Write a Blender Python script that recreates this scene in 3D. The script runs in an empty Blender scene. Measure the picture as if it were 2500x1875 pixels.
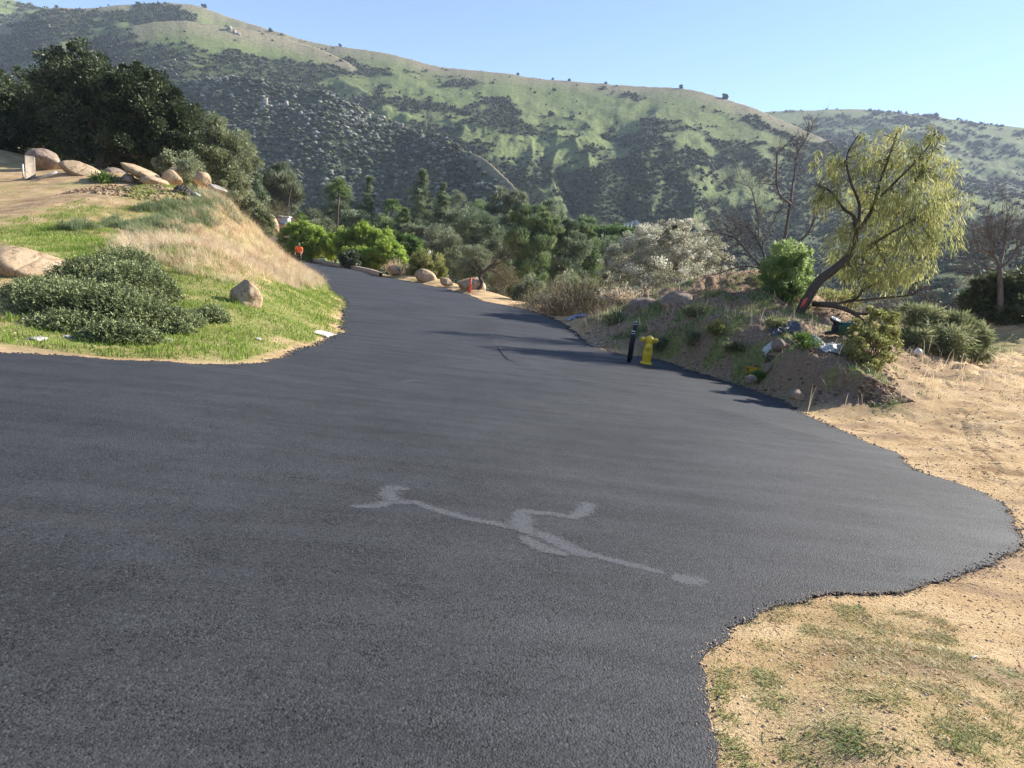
import bpy, math, random
import numpy as np
from mathutils import Vector, Matrix
import mathutils

C = bpy.context.scene.collection
R = math.radians
RNG = np.random.default_rng(7)

# ------------------------------------------------------------------ camera
F = 1500.0; PITCH = R(11.3); ROLL = R(6.5)
EYE = np.array([0.0, 0.0, 1.65])
_fw = np.array([0, math.cos(PITCH), -math.sin(PITCH)])
_r = np.array([1.0, 0, 0]); _u = np.array([0, math.sin(PITCH), math.cos(PITCH)])
CR = math.cos(ROLL)*_r + math.sin(ROLL)*_u
CU = -math.sin(ROLL)*_r + math.cos(ROLL)*_u

def ray(px, py):
    """direction of the sight line through a pixel of the 2500 x 1875 photograph, unit depth"""
    return _fw + CR*((px-1250)/F) + CU*((937.5-py)/F)
def P(px, py, d):
    return EYE + ray(px, py)*d
def pm(px, d):
    return px*d/F
def proj(p):
    q = np.asarray(p, float) - EYE
    z = q@_fw
    return 1250+F*(q@CR)/z, 937.5-F*(q@CU)/z, z

# ------------------------------------------------------------------ noise
def _hash(ix, iy, seed):
    h = (ix.astype(np.int64)*374761393 + iy.astype(np.int64)*668265263 + seed*982451653) & 0xffffffff
    h = ((h ^ (h >> 13))*1274126177) & 0xffffffff
    h = h ^ (h >> 16)
    return (h & 0xffffff)/float(0xffffff)
def vnoise(x, y, seed=0):
    x = np.asarray(x, float); y = np.asarray(y, float)
    ix = np.floor(x); iy = np.floor(y); fx = x-ix; fy = y-iy
    fx = fx*fx*fx*(fx*(fx*6-15)+10); fy = fy*fy*fy*(fy*(fy*6-15)+10)
    a = _hash(ix, iy, seed); b = _hash(ix+1, iy, seed); c = _hash(ix, iy+1, seed); d = _hash(ix+1, iy+1, seed)
    return (a*(1-fx)+b*fx)*(1-fy)+(c*(1-fx)+d*fx)*fy
def fbm(x, y, seed=0, octv=4, gain=0.5):
    s = 0; a = 1; t = 0
    for i in range(octv):
        s = s + a*vnoise(x*2**i+17.3*i, y*2**i-9.1*i, seed+i); t += a; a *= gain
    return s/t*2-1
def n3(p, seed=0, octv=3):
    return (fbm(p[:, 0]+p[:, 2]*.7, p[:, 1]-p[:, 2]*.4, seed, octv)+fbm(p[:, 1]+3.1, p[:, 2]+p[:, 0]*.5, seed+9, octv))*.5
def sstep(a, b, x):
    t = np.clip((np.asarray(x, float)-a)/(b-a), 0, 1)
    return t*t*(3-2*t)

# ------------------------------------------------------------------ mesh helpers
def mesh(name, V, faces, mat, parent=None, smooth=False, attrs=None, loc=None):
    """faces: (M,k) int array, or a list of such arrays"""
    V = np.asarray(V, np.float32)
    fl = faces if isinstance(faces, list) else [faces]
    fl = [np.asarray(f, np.int32) for f in fl if len(f)]
    if loc is not None: V = V-np.asarray(loc, np.float32)
    me = bpy.data.meshes.new(name)
    me.vertices.add(len(V)); me.vertices.foreach_set('co', V.ravel())
    nl = sum(f.size for f in fl); npoly = sum(len(f) for f in fl)
    me.loops.add(nl); me.polygons.add(npoly)
    me.loops.foreach_set('vertex_index', np.concatenate([f.ravel() for f in fl]))
    tot = np.concatenate([np.full(len(f), f.shape[1], np.int32) for f in fl])
    me.polygons.foreach_set('loop_start', np.concatenate([[0], np.cumsum(tot)[:-1]]).astype(np.int32))
    me.polygons.foreach_set('loop_total', tot)
    if smooth: me.polygons.foreach_set('use_smooth', np.ones(npoly, bool))
    me.update(calc_edges=True)
    if attrs:
        for k, v in attrs.items():
            a = me.attributes.new(k, 'FLOAT', 'POINT'); a.data.foreach_set('value', np.asarray(v, np.float32))
    if mat: me.materials.append(mat)
    o = bpy.data.objects.new(name, me); C.objects.link(o)
    if parent is not None: o.parent = parent
    if loc is not None and parent is None: o.location = loc
    return o
def tag(o, label=None, cat=None, group=None, kind=None):
    if label: o['label'] = label
    if cat: o['category'] = cat
    if group: o['group'] = group
    if kind: o['kind'] = kind
    return o
def empty(name, loc, label, cat, group=None):
    o = bpy.data.objects.new(name, None); C.objects.link(o)
    o.location = tuple(float(v) for v in loc); o.empty_display_size = .2
    return tag(o, label, cat, group)
class MB:
    """collects pieces of one mesh (world coordinates)"""
    def __init__(s): s.V = []; s.F = {}; s.n = 0; s.T = []
    def add(s, V, Fs, tint=0.5):
        V = np.asarray(V, float)
        for f in (Fs if isinstance(Fs, list) else [Fs]):
            f = np.asarray(f, int)
            if len(f): s.F.setdefault(f.shape[1], []).append(f+s.n)
        s.V.append(V); s.n += len(V)
        s.T.append(np.full(len(V), tint) if np.isscalar(tint) else np.asarray(tint))
        return s
    def build(s, name, mat, parent=None, smooth=False, origin=None):
        V = np.concatenate(s.V); fl = [np.concatenate(v) for v in s.F.values()]
        if parent is not None:
            V = V-np.array(parent.matrix_world.translation if parent.parent else parent.location)
            if parent.parent: V = V  # sub-parts share the thing's frame
            return mesh(name, V, fl, mat, parent, smooth, {'tint': np.concatenate(s.T)})
        return mesh(name, V, fl, mat, None, smooth, {'tint': np.concatenate(s.T)}, loc=origin)
def tube(pts, rad, sides=6, cap=True):
    pts = np.asarray(pts, float); n = len(pts); rad = np.broadcast_to(rad, (n,)).astype(float)
    T = np.gradient(pts, axis=0) if n > 2 else np.repeat([pts[-1]-pts[0]], n, 0)
    T /= np.linalg.norm(T, axis=1, keepdims=True)+1e-9
    ref = np.array([0, 0, 1.0]) if abs(T[0, 2]) < .9 else np.array([1.0, 0, 0])
    V = []
    a = np.arange(sides)*2*math.pi/sides
    for i in range(n):
        x = np.cross(ref, T[i]); x /= np.linalg.norm(x)+1e-9; y = np.cross(T[i], x); ref = -np.cross(x, T[i]) if False else ref
        V.append(pts[i]+rad[i]*(np.cos(a)[:, None]*x+np.sin(a)[:, None]*y))
    V = np.concatenate(V)
    i = np.arange(n-1)[:, None]*sides; j = np.arange(sides)[None]; k = (j+1) % sides
    Fq = np.stack([i+j, i+k, i+sides+k, i+sides+j], -1).reshape(-1, 4)
    if cap:
        V = np.concatenate([V, pts[:1], pts[-1:]]); m = n*sides
        jj = np.arange(sides); kk = (jj+1) % sides
        tri = np.concatenate([np.stack([kk, jj, jj*0+m], -1), np.stack([jj+(n-1)*sides, kk+(n-1)*sides, jj*0+m+1], -1)])
        return V, [Fq, tri]
    return V, [Fq]
def lathe(profile, center, sides=20, axis=(0, 0, 1), phase=0):
    """profile: list of (radius, height along axis)"""
    ax = np.asarray(axis, float); ax /= np.linalg.norm(ax)
    ref = np.array([1.0, 0, 0]) if abs(ax[0]) < .9 else np.array([0, 1.0, 0])
    x = np.cross(ref, ax); x /= np.linalg.norm(x); y = np.cross(ax, x)
    a = np.arange(sides)*2*math.pi/sides+phase
    V = np.concatenate([np.asarray(center)+ax*h+r*(np.cos(a)[:, None]*x+np.sin(a)[:, None]*y) for r, h in profile])
    n = len(profile)
    i = np.arange(n-1)[:, None]*sides; j = np.arange(sides)[None]; k = (j+1) % sides
    Fq = np.stack([i+j, i+k, i+sides+k, i+sides+j], -1).reshape(-1, 4)
    return V, [Fq, np.arange(sides)[::-1][None], (np.arange(sides)+(n-1)*sides)[None]]
def box(c, s, rot=None, bev=0.0):
    """box with chamfered edges"""
    s = np.asarray(s, float)/2; b = min(bev, s.min()*.8)
    if b <= 0:
        V = np.array([[x, y, z] for x in (-1, 1) for y in (-1, 1) for z in (-1, 1)])*s
        Fq = np.array([[0, 1, 3, 2], [4, 6, 7, 5], [0, 4, 5, 1], [2, 3, 7, 6], [0, 2, 6, 4], [1, 5, 7, 3]])
        fs = [Fq]
    else:
        V = []; idx = {}
        for sx in (-1, 1):
            for sy in (-1, 1):
                for sz in (-1, 1):
                    for ax in range(3):
                        v = np.array([sx, sy, sz])*(s-b); v[ax] = (sx, sy, sz)[ax]*s[ax]
                        idx[(sx, sy, sz, ax)] = len(V); V.append(v)
        V = np.array(V); q = []; t = []
        for ax in range(3):
            o = [i for i in range(3) if i != ax]
            for sg in (-1, 1):
                f = []
                for (u, v) in ((-1, -1), (1, -1), (1, 1), (-1, 1)):
                    k = [0, 0, 0]; k[ax] = sg; k[o[0]] = u; k[o[1]] = v; f.append(idx[(*k, ax)])
                q.append(f if (sg > 0) == (ax != 1) else f[::-1])
        for ax in range(3):
            o = [i for i in range(3) if i != ax]
            for u in (-1, 1):
                for v in (-1, 1):
                    def kk(e, a):
                        k = [0, 0, 0]; k[ax] = e; k[o[0]] = u; k[o[1]] = v; return idx[(*k, a)]
                    q.append([kk(-1, o[0]), kk(1, o[0]), kk(1, o[1]), kk(-1, o[1])])
        for sx in (-1, 1):
            for sy in (-1, 1):
                for sz in (-1, 1): t.append([idx[(sx, sy, sz, a)] for a in range(3)])
        fs = [np.array(q), np.array(t)]
    if rot is not None: V = V@np.array(rot).T
    return V+np.asarray(c, float), fs
def rotz(a):
    c, s = math.cos(a), math.sin(a); return np.array([[c, -s, 0], [s, c, 0], [0, 0, 1.0]])
def rotaxis(axis, a):
    return np.array(Matrix.Rotation(a, 3, Vector(axis)))
import bmesh
_bm = bmesh.new(); _ICO = {}
def ico(sub):
    if sub not in _ICO:
        b = bmesh.new(); bmesh.ops.create_icosphere(b, subdivisions=sub, radius=1)
        b.verts.ensure_lookup_table()
        _ICO[sub] = (np.array([v.co[:] for v in b.verts]), np.array([[v.index for v in f.verts] for f in b.faces])); b.free()
    return _ICO[sub]

# ------------------------------------------------------------------ materials
def newmat(name):
    m = bpy.data.materials.new(name); m.use_nodes = True; nt = m.node_tree; nt.nodes.clear()
    out = nt.nodes.new('ShaderNodeOutputMaterial'); return m, nt, out
def N(nt, t, **k):
    n = nt.nodes.new(t)
    for a, v in k.items():
        if a.startswith('i_'):
            key = a[2:]; key = int(key) if key.isdigit() else key.replace('_', ' ')
            n.inputs[key].default_value = v
        else: setattr(n, a, v)
    return n
def L(nt, a, b): nt.links.new(a, b)
def ramp(nt, fac, stops, interp='LINEAR'):
    r = nt.nodes.new('ShaderNodeValToRGB'); r.color_ramp.interpolation = interp
    e = r.color_ramp.elements
    while len(e) > 1: e.remove(e[-1])
    e[0].position = stops[0][0]; e[0].color = (*stops[0][1], 1)
    for p, c in stops[1:]:
        x = e.new(p); x.color = (*c, 1)
    if fac is not None: L(nt, fac, r.inputs[0])
    return r.outputs[0]
def mixc(nt, fac, a, b, mode='MIX'):
    m = nt.nodes.new('ShaderNodeMix'); m.data_type = 'RGBA'; m.blend_type = mode
    for sock, v in ((m.inputs[0], fac), (m.inputs[6], a), (m.inputs[7], b)):
        if hasattr(v, 'links') or isinstance(v, bpy.types.NodeSocket): L(nt, v, sock)
        elif isinstance(v, tuple): sock.default_value = (*v, 1)
        else: sock.default_value = v
    return m.outputs[2]
def mth(nt, op, a, b=None, c=None, clamp=False):
    m = nt.nodes.new('ShaderNodeMath'); m.operation = op; m.use_clamp = clamp
    for i, v in enumerate((a, b, c)):
        if v is None: continue
        if isinstance(v, bpy.types.NodeSocket): L(nt, v, m.inputs[i])
        else: m.inputs[i].default_value = v
    return m.outputs[0]
def attr(nt, name):
    a = nt.nodes.new('ShaderNodeAttribute'); a.attribute_name = name; return a.outputs['Fac']
def noise(nt, scale, detail=4, rough=.55, vec=None, dist=0):
    n = N(nt, 'ShaderNodeTexNoise', i_Scale=scale, i_Detail=detail, i_Roughness=rough, i_Distortion=dist)
    if vec is not None: L(nt, vec, n.inputs['Vector'])
    return n.outputs['Fac']
def pos(nt):
    return nt.nodes.new('ShaderNodeNewGeometry').outputs['Position']
def mapping(nt, vec, scale=(1, 1, 1), rot=(0, 0, 0)):
    m = nt.nodes.new('ShaderNodeMapping'); m.inputs['Scale'].default_value = scale; m.inputs['Rotation'].default_value = rot
    L(nt, vec, m.inputs['Vector']); return m.outputs[0]
def bsdf(nt, out, color, rough=.8, spec=.3, bump=None, bstr=.3, bdist=.02, metal=0, trans=0):
    b = nt.nodes.new('ShaderNodeBsdfPrincipled')
    if isinstance(color, tuple): b.inputs['Base Color'].default_value = (*color, 1)
    else: L(nt, color, b.inputs['Base Color'])
    if isinstance(rough, bpy.types.NodeSocket): L(nt, rough, b.inputs['Roughness'])
    else: b.inputs['Roughness'].default_value = rough
    b.inputs['Specular IOR Level'].default_value = spec; b.inputs['Metallic'].default_value = metal
    if bump is not None:
        bp = N(nt, 'ShaderNodeBump', i_Strength=bstr, i_Distance=bdist); L(nt, bump, bp.inputs['Height'])
        L(nt, bp.outputs[0], b.inputs['Normal'])
    sh = b.outputs[0]
    if trans > 0:
        t = nt.nodes.new('ShaderNodeBsdfTranslucent')
        if isinstance(color, tuple): t.inputs[0].default_value = (*color, 1)
        else: L(nt, color, t.inputs[0])
        mx = nt.nodes.new('ShaderNodeMixShader'); mx.inputs[0].default_value = trans
        L(nt, sh, mx.inputs[1]); L(nt, t.outputs[0], mx.inputs[2]); sh = mx.outputs[0]
    L(nt, sh, out.inputs[0]); return b
_M = {}
def leafmat(name, stops, trans=.35, rough=.55, spec=.25):
    if name in _M: return _M[name]
    m, nt, out = newmat(name)
    t = attr(nt, 'tint')
    nz = noise(nt, .9, 3, .6, pos(nt))
    f = mth(nt, 'ADD', t, mth(nt, 'MULTIPLY', mth(nt, 'SUBTRACT', nz, .5), .9), clamp=True)
    col = ramp(nt, f, stops)
    bsdf(nt, out, col, rough, spec, trans=trans); _M[name] = m; return m
def simplemat(name, c1, c2, scale=8, rough=.7, spec=.3, bstr=.2, bdist=.01, metal=0, detail=5, trans=0):
    if name in _M: return _M[name]
    m, nt, out = newmat(name)
    tc = nt.nodes.new('ShaderNodeTexCoord').outputs['Object']
    nz = noise(nt, scale, detail, .6, tc)
    col = ramp(nt, nz, [(.3, c1), (.7, c2)])
    bsdf(nt, out, col, rough, spec, bump=noise(nt, scale*3, 4, .6, tc), bstr=bstr, bdist=bdist, metal=metal, trans=trans)
    _M[name] = m; return m
def barkmat(name='bark', c1=(.03, .022, .018), c2=(.1, .075, .06)):
    if name in _M: return _M[name]
    m, nt, out = newmat(name)
    p = pos(nt); v = mapping(nt, p, (1, 1, .25))
    nz = noise(nt, 30, 6, .65, v)
    bsdf(nt, out, ramp(nt, nz, [(.3, c1), (.7, c2)]), .9, .15, bump=nz, bstr=.8, bdist=.02); _M[name] = m; return m

# ------------------------------------------------------------------ road outline, traced and laid on the road plane
def z_road(x, y):
    y = np.asarray(y, float); x = np.asarray(x, float)
    z = -0.6*sstep(0, 16, y)
    z = z+0.03*fbm(x/3, y/3, 5, 2)*sstep(1, 6, y)
    return z
def on_road(px, py):
    r = ray(px, py); d = 3.0
    z = 0
    for i in range(60):
        z = float(z_road(*(EYE+r*d)[:2])); dn = (z-EYE[2])/r[2]; d = .5*d+.5*dn
    return EYE+r*d
edge_right_px = [(1752, 1868), (1744, 1815), (1722, 1740), (1722, 1660), (1718, 1615), (1722, 1588), (1768, 1560), (1780, 1528), (1840, 1500), (1895, 1478), (1950, 1470),
    (1985, 1452), (2040, 1446), (2100, 1448), (2200, 1446), (2290, 1418), (2400, 1383), (2450, 1360), (2488, 1335), (2500, 1318), (2488, 1285), (2440, 1230), (2400, 1205),
    (2330, 1178), (2240, 1150), (2196, 1118), (2190, 1108), (2120, 1080), (2050, 1050), (1960, 1010), (1900, 975), (1830, 950), (1745, 922), (1680, 902), (1640, 888),
    (1610, 878), (1540, 868), (1480, 856), (1440, 845), (1405, 815), (1385, 795), (1345, 775), (1300, 758), (1250, 748), (1180, 735), (1140, 718), (1090, 705), (1020, 690), (985, 684), (940, 675), (915, 672), (860, 657), (800, 647), (757, 637)]
edge_left_px = [(778, 668), (788, 675), (790, 690), (812, 712), (845, 735), (848, 745), (838, 760), (838, 785), (842, 800), (835, 812), (812, 822), (760, 845), (720, 858), (692, 872), (650, 884), (560, 890), (470, 888), (380, 882), (250, 877), (150, 868), (60, 864), (0, 861)]
ER = np.array([on_road(*p)[:2] for p in edge_right_px]); EL = np.array([on_road(*p)[:2] for p in edge_left_px])
far_kerb = np.array([(-24, 58.5), (-34, 60), (-60, 61)]); far_in = np.array([(-60, 54), (-34, 53), (-23, 50.5), (-17.5, 46)])
left_out = np.array([(-14, 9.6), (-40, 13)])
ROADP = np.concatenate([[(1.4, -6)], ER, far_kerb, far_in, EL, left_out, [(-40, -6)]])
def resample(poly, step_fn, jit=0, closed=True, seed=3):
    out = []; n = len(poly)
    rg = np.random.default_rng(seed)
    for i in range(n if closed else n-1):
        a = poly[i]; b = poly[(i+1) % n]; l = np.linalg.norm(b-a); st = step_fn((a+b)/2); k = max(1, int(l/st))
        t = np.arange(k)/k; out.append(a+(b-a)*t[:, None])
    o = np.concatenate(out+([] if closed else [poly[-1:]]))
    if jit:
        dist = np.linalg.norm(o, axis=1)
        nx = fbm(o[:, 0]*2.2, o[:, 1]*2.2, 31, 6, .65); ny = fbm(o[:, 0]*2.2+50, o[:, 1]*2.2, 32, 6, .65)
        o = o+np.stack([nx, ny], 1)*jit*np.clip(dist/6, .5, 2.2)[:, None]+rg.normal(0, .009, o.shape)*np.clip(dist/6, .7, 2)[:, None]
    return o
RD = resample(ROADP, lambda c: max(.05, np.linalg.norm(c)*.008) if (np.linalg.norm(c) < 50 and c[0] > -15 and c[1] > -2) else 1.0, .07)
def sdf(poly, X, Y):
    """signed distance, negative inside"""
    shp = np.shape(X); x = np.ravel(X).astype(float); y = np.ravel(Y).astype(float)
    best = np.full(len(x), 1e9); ins = np.zeros(len(x), bool); n = len(poly)
    for i in range(n):
        ax, ay = poly[i]; bx, by = poly[(i+1) % n]
        dx, dy = bx-ax, by-ay; l2 = dx*dx+dy*dy+1e-12
        t = np.clip(((x-ax)*dx+(y-ay)*dy)/l2, 0, 1)
        best = np.minimum(best, (x-ax-t*dx)**2+(y-ay-t*dy)**2)
        if ay != by:
            c = ((ay > y) != (by > y)) & (x < (bx-ax)*(y-ay)/(by-ay)+ax); ins ^= c
    d = np.sqrt(best); return np.where(ins, -d, d).reshape(shp)

# ------------------------------------------------------------------ near terrain from surveyed points
ctrl = []
def cp(px, py, d): ctrl.append(P(px, py, d))
for q in resample(ROADP, lambda c: 3.0)[:]:
    if abs(q[0]) < 45: ctrl.append(np.array([q[0], q[1], float(z_road(*q))-.01]))
for a in [(0, 795, 9.9), (90, 690, 13.5), (0, 600, 17.5), (100, 500, 24), (100, 452, 31), (300, 462, 31), (470, 478, 31), (300, 525, 24), (300, 620, 17), (300, 800, 11), (470, 780, 12),
          (520, 610, 18), (600, 760, 13.5), (600, 690, 16.5), (560, 500, 29), (600, 545, 29), (650, 600, 29), (700, 640, 30), (740, 665, 33), (760, 668, 37), (760, 700, 24), (700, 700, 20.5), (0, 520, 24), (0, 440, 33), (0, 400, 37), (200, 415, 37), (400, 440, 36),
          # right bank and sand
          (1560, 740, 21), (1500, 770, 21.5), (1440, 775, 23), (1400, 785, 22.8), (1640, 775, 18.5), (1700, 800, 16.5), (1640, 862, 16.2), (1750, 850, 15), (1800, 770, 18), (1960, 762, 19), (2050, 805, 16.5), (1900, 870, 13.6), (2000, 905, 12.3), (2120, 905, 12.3), (1800, 925, 13.3),
          (1940, 965, 11.9), (2050, 975, 11.4), (2150, 975, 11.2), (2200, 930, 12.2), (2200, 890, 13.8), (2250, 875, 16), (2350, 870, 18), (2400, 905, 15), (2500, 860, 24), (2500, 820, 36), (2400, 830, 31), (2150, 800, 21), (1900, 700, 24), (2150, 740, 26), (2350, 790, 29), (2500, 1000, 10.5), (2300, 1050, 9.8), (2500, 1500, 3.75), (2400, 1700, 2.7), (2000, 1800, 2.25), (2450, 1250, 6.0),
          # verge beyond the road and the drop behind it
          (1150, 705, 38), (1050, 682, 43.5), (1250, 742, 32), (1300, 750, 30), (980, 672, 46)]: cp(*a)
ctrl += [np.array(p, float) for p in [(-17, 44.5, -.5), (-22, 48, -.3), (-30, 49, .5), (-24, 42, 2.6), (-34, 44, 4.6), (-45, 40, 6), (-45, 25, 4), (-45, 14, 2),
    (-20, 61, -1.2), (-34, 63, -1.2), (-11, 57, -1.6), (-5, 52, -2.2), (-15, 66, -4), (-40, 70, -4), (0, 44, -2.2), (6, 36, -2.0), (8, 30, -1.5), (10, 30, -1.8), (4, 48, -5), (-3, 58, -6), (12, 40, -5), (15, 32, -1.6), (22, 34, -1.2), (10, 60, -8),
    (24, 50, -3), (32, 48, .3), (45, 40, 1.5), (45, 15, 1.5), (45, -6, 1), (20, -6, .5), (10, -6, .2), (-8, 75, -10), (30, 75, -9), (-45, 78, -8), (55, 70, -5), (17, 27, -.2), (12.5, 25.5, -1.0)]]
ctrl = np.array(ctrl)
def _U(r2): return r2*np.log(r2+1e-9)
def tps_fit(c, lam):
    n = len(c); K = _U(((c[:, None, :2]-c[None, :, :2])**2).sum(-1))/2+np.eye(n)*lam
    Pm = np.c_[np.ones(n), c[:, :2]]
    A = np.block([[K, Pm], [Pm.T, np.zeros((3, 3))]])
    return np.linalg.solve(A, np.r_[c[:, 2], 0, 0, 0])
_W = tps_fit(ctrl, .02)
def tps(x, y):
    sh = np.shape(x); x = np.ravel(x); y = np.ravel(y); o = np.empty(len(x)); n = len(ctrl)
    for s in range(0, len(x), 40000):
        X = x[s:s+40000]; Y = y[s:s+40000]
        r2 = (X[:, None]-ctrl[None, :, 0])**2+(Y[:, None]-ctrl[None, :, 1])**2
        o[s:s+40000] = (_U(r2)/2)@_W[:n]+_W[n]+_W[n+1]*X+_W[n+2]*Y
    return o.reshape(sh)
def arr(*seg):
    o = [np.array([seg[0][0]])]
    for a, b, st in seg: o.append(np.linspace(a, b, max(2, int(round((b-a)/st))+1))[1:])
    return np.concatenate(o)
GX = arr((-75, -45, 1.5), (-45, -22, .3), (-22, -1, .1), (-1, 9, .055), (9, 22, .1), (22, 45, .4), (45, 80, 2))
GY = arr((-8, 1.4, .6), (1.4, 6, .05), (6, 20, .08), (20, 46, .16), (46, 85, .6))
XX, YY = np.meshgrid(GX, GY)
ZZ = tps(XX, YY)
_RDs = RD[::2]
SD = sdf(_RDs, XX, YY)
_A = P(1840, 962, 12.9)[:2]; _B = P(2160, 962, 11.3)[:2]; _l = np.linalg.norm(_B-_A); _t = (_B-_A)/_l; _n = np.array([-_t[1], _t[0]])
_s = (XX-_A[0])*_n[0]+(YY-_A[1])*_n[1]+.12*fbm(XX*2.5, YY*2.5, 33, 3); _al = ((XX-_A[0])*_t[0]+(YY-_A[1])*_t[1])/_l
ZZ = ZZ+np.where(_s > 0, .24*sstep(0, .16, _s)*np.exp(-_s/.7), -.16*np.exp(_s/.5))*sstep(0, .2, _al)*(1-sstep(.8, 1.05, _al))
# the mound's soil is lumpier; the cut bank on the right is scooped out
rough = .03+.14*sstep(2, 6, XX)*sstep(11, 14, YY)*(1-sstep(30, 34, YY))
out_w = sstep(0, .8, SD)
ZZ = ZZ+(fbm(XX*.9, YY*.9, 11, 3)*rough*1.6+fbm(XX*4, YY*4, 12, 3)*rough*.45)*out_w
_clod = np.clip(fbm(XX*9, YY*9, 77, 3)-.05, 0, 1)
ZZ = ZZ+_clod*.07*out_w*sstep(-6, 4, XX)*sstep(2.5, 5, YY)
ZZ = ZZ+np.clip(fbm(XX*13, YY*13, 78, 3), 0, 1)*.028*out_w*(XX > 0)*(YY < 9)
_rut = 1-np.abs(fbm(XX*.55+YY*.1, YY*2.6-XX*.35, 79, 4)*2)
ZZ = ZZ+(_rut-.6)*.03*out_w*sstep(3, 5, XX)*sstep(4.5, 7, YY)*(1-sstep(22, 30, YY))
ZR = z_road(XX, YY)
ZZ = np.where(SD < 0, ZR-.03-.1*sstep(.1, .6, -SD), ZR*(1-sstep(0, .7, SD))-.015*(1-out_w)+ZZ*sstep(0, .7, SD))
def zg(x, y):
    """ground height"""
    x = np.asarray(x, float); y = np.asarray(y, float)
    i = np.clip(np.searchsorted(GX, x)-1, 0, len(GX)-2); j = np.clip(np.searchsorted(GY, y)-1, 0, len(GY)-2)
    fx = np.clip((x-GX[i])/(GX[i+1]-GX[i]), 0, 1); fy = np.clip((y-GY[j])/(GY[j+1]-GY[j]), 0, 1)
    return (ZZ[j, i]*(1-fx)+ZZ[j, i+1]*fx)*(1-fy)+(ZZ[j+1, i]*(1-fx)+ZZ[j+1, i+1]*fx)*fy
_T = np.concatenate([np.arange(1.5, 20, .04), np.arange(20, 80, .12)])
def hit(px, py, dmin=1.5):
    """where the sight line meets the near ground"""
    r = ray(px, py); q = EYE+r*_T[:, None]; b = (q[:, 2] < np.maximum(zg(q[:, 0], q[:, 1]), np.where(sdfr(q) < 0, z_road(q[:, 0], q[:, 1]), -99))) & (_T > dmin)
    k = int(np.argmax(b)) if b.any() else int(np.argmin(np.abs(_T-35)))
    return q[k], _T[k]
_SDg = SD
def sdfr(q):
    i = np.clip(np.searchsorted(GX, q[:, 0])-1, 0, len(GX)-2); j = np.clip(np.searchsorted(GY, q[:, 1])-1, 0, len(GY)-2)
    return _SDg[j, i]
def region(pxs): return np.array([hit(*p)[0][:2] for p in pxs])
# ------------------------------------------------------------------ ground regions (outlines laid on the ground)
REG_GREEN = region([(60, 845), (150, 838), (300, 855), (560, 872), (690, 855), (780, 825), (815, 808), (826, 770), (838, 740), (815, 712), (790, 690), (740, 680), (600, 690), (480, 650), (380, 600), (250, 570), (120, 545), (0, 545), (0, 600), (180, 640), (250, 700), (60, 760)])
REG_DRY = region([(500, 490), (560, 490), (610, 530), (650, 575), (690, 620), (735, 655), (770, 676), (780, 690), (700, 700), (600, 690), (500, 680), (400, 650), (300, 610), (330, 580), (430, 560)])
REG_TUFT = region([(400, 500), (500, 470), (540, 500), (520, 560), (400, 580), (280, 580), (260, 540)])
REG_MOUND = np.array([hit(1420, 800)[0][:2], hit(1480, 850)[0][:2], hit(1640, 890)[0][:2], hit(1760, 935)[0][:2], hit(1900, 985)[0][:2], hit(2180, 990)[0][:2], hit(2200, 930)[0][:2], hit(2220, 870)[0][:2], (16, 26), (12, 29), (6, 28)])
REG_WEED = region([(1735, 1860), (1725, 1620), (1800, 1530), (1950, 1490), (2150, 1490), (2350, 1560), (2490, 1680), (2495, 1860)])
REG_RIGHTGREEN = region([(2330, 850), (2495, 870), (2495, 825), (2360, 815)])
def gm(poly, soft, amp=.5, sc=.8, seed=1):
    d = sdf(poly, XX, YY)+fbm(XX*sc, YY*sc, seed, 4)*amp
    return 1-sstep(-soft, soft, d)
nA = fbm(XX*.35, YY*.35, 41, 4); nB = fbm(XX*1.6, YY*1.6, 42, 4); nC = fbm(XX*6, YY*6, 43, 3)
field = gm(np.array([(-60, 60), (-60, 12), (-14, 12), (-9, 15), (-9, 30), (-14, 42)], float), 1.5)
green = np.clip(gm(REG_GREEN, .7, 1.3, .9)*(.85+.35*nB), 0, 1)
green = np.maximum(green, field*sstep(-.05, .4, nA+.5*nB)*.5)
dry = gm(REG_DRY, .8)
green = np.maximum(green, gm(REG_TUFT, .8)*sstep(-.3, .1, nB))
mound = gm(REG_MOUND, .4)
green = np.maximum(green, mound*sstep(.02, .3, nB+nA*.6+.3*nC)*.85)
green = np.maximum(green, gm(REG_WEED, .3, .3, 2)*sstep(.0, .4, fbm(XX*8, YY*8, 47, 4)+.25*nB)*.4)
green = np.maximum(green, gm(REG_RIGHTGREEN, 1)*.7)
green = green*sstep(.02, .45, SD+.15*nB)
behind = sstep(41, 47, YY)*(1-sstep(-14, -9, XX)*0)*.8
green = np.maximum(green, behind*sstep(-.2, .2, nB)*sstep(-16, -10, XX))
dark = np.clip(mound*(.9+.5*nA), 0, 1)
dark = np.maximum(dark, .55*sstep(.12, .4, fbm(XX*.9, YY*2.6, 48, 4))*(1-mound))
def grid_faces(nx, ny):
    i = np.arange(ny-1)[:, None]*nx; j = np.arange(nx-1)[None]
    return np.stack([i+j, i+j+1, i+nx+j+1, i+nx+j], -1).reshape(-1, 4)
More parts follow.
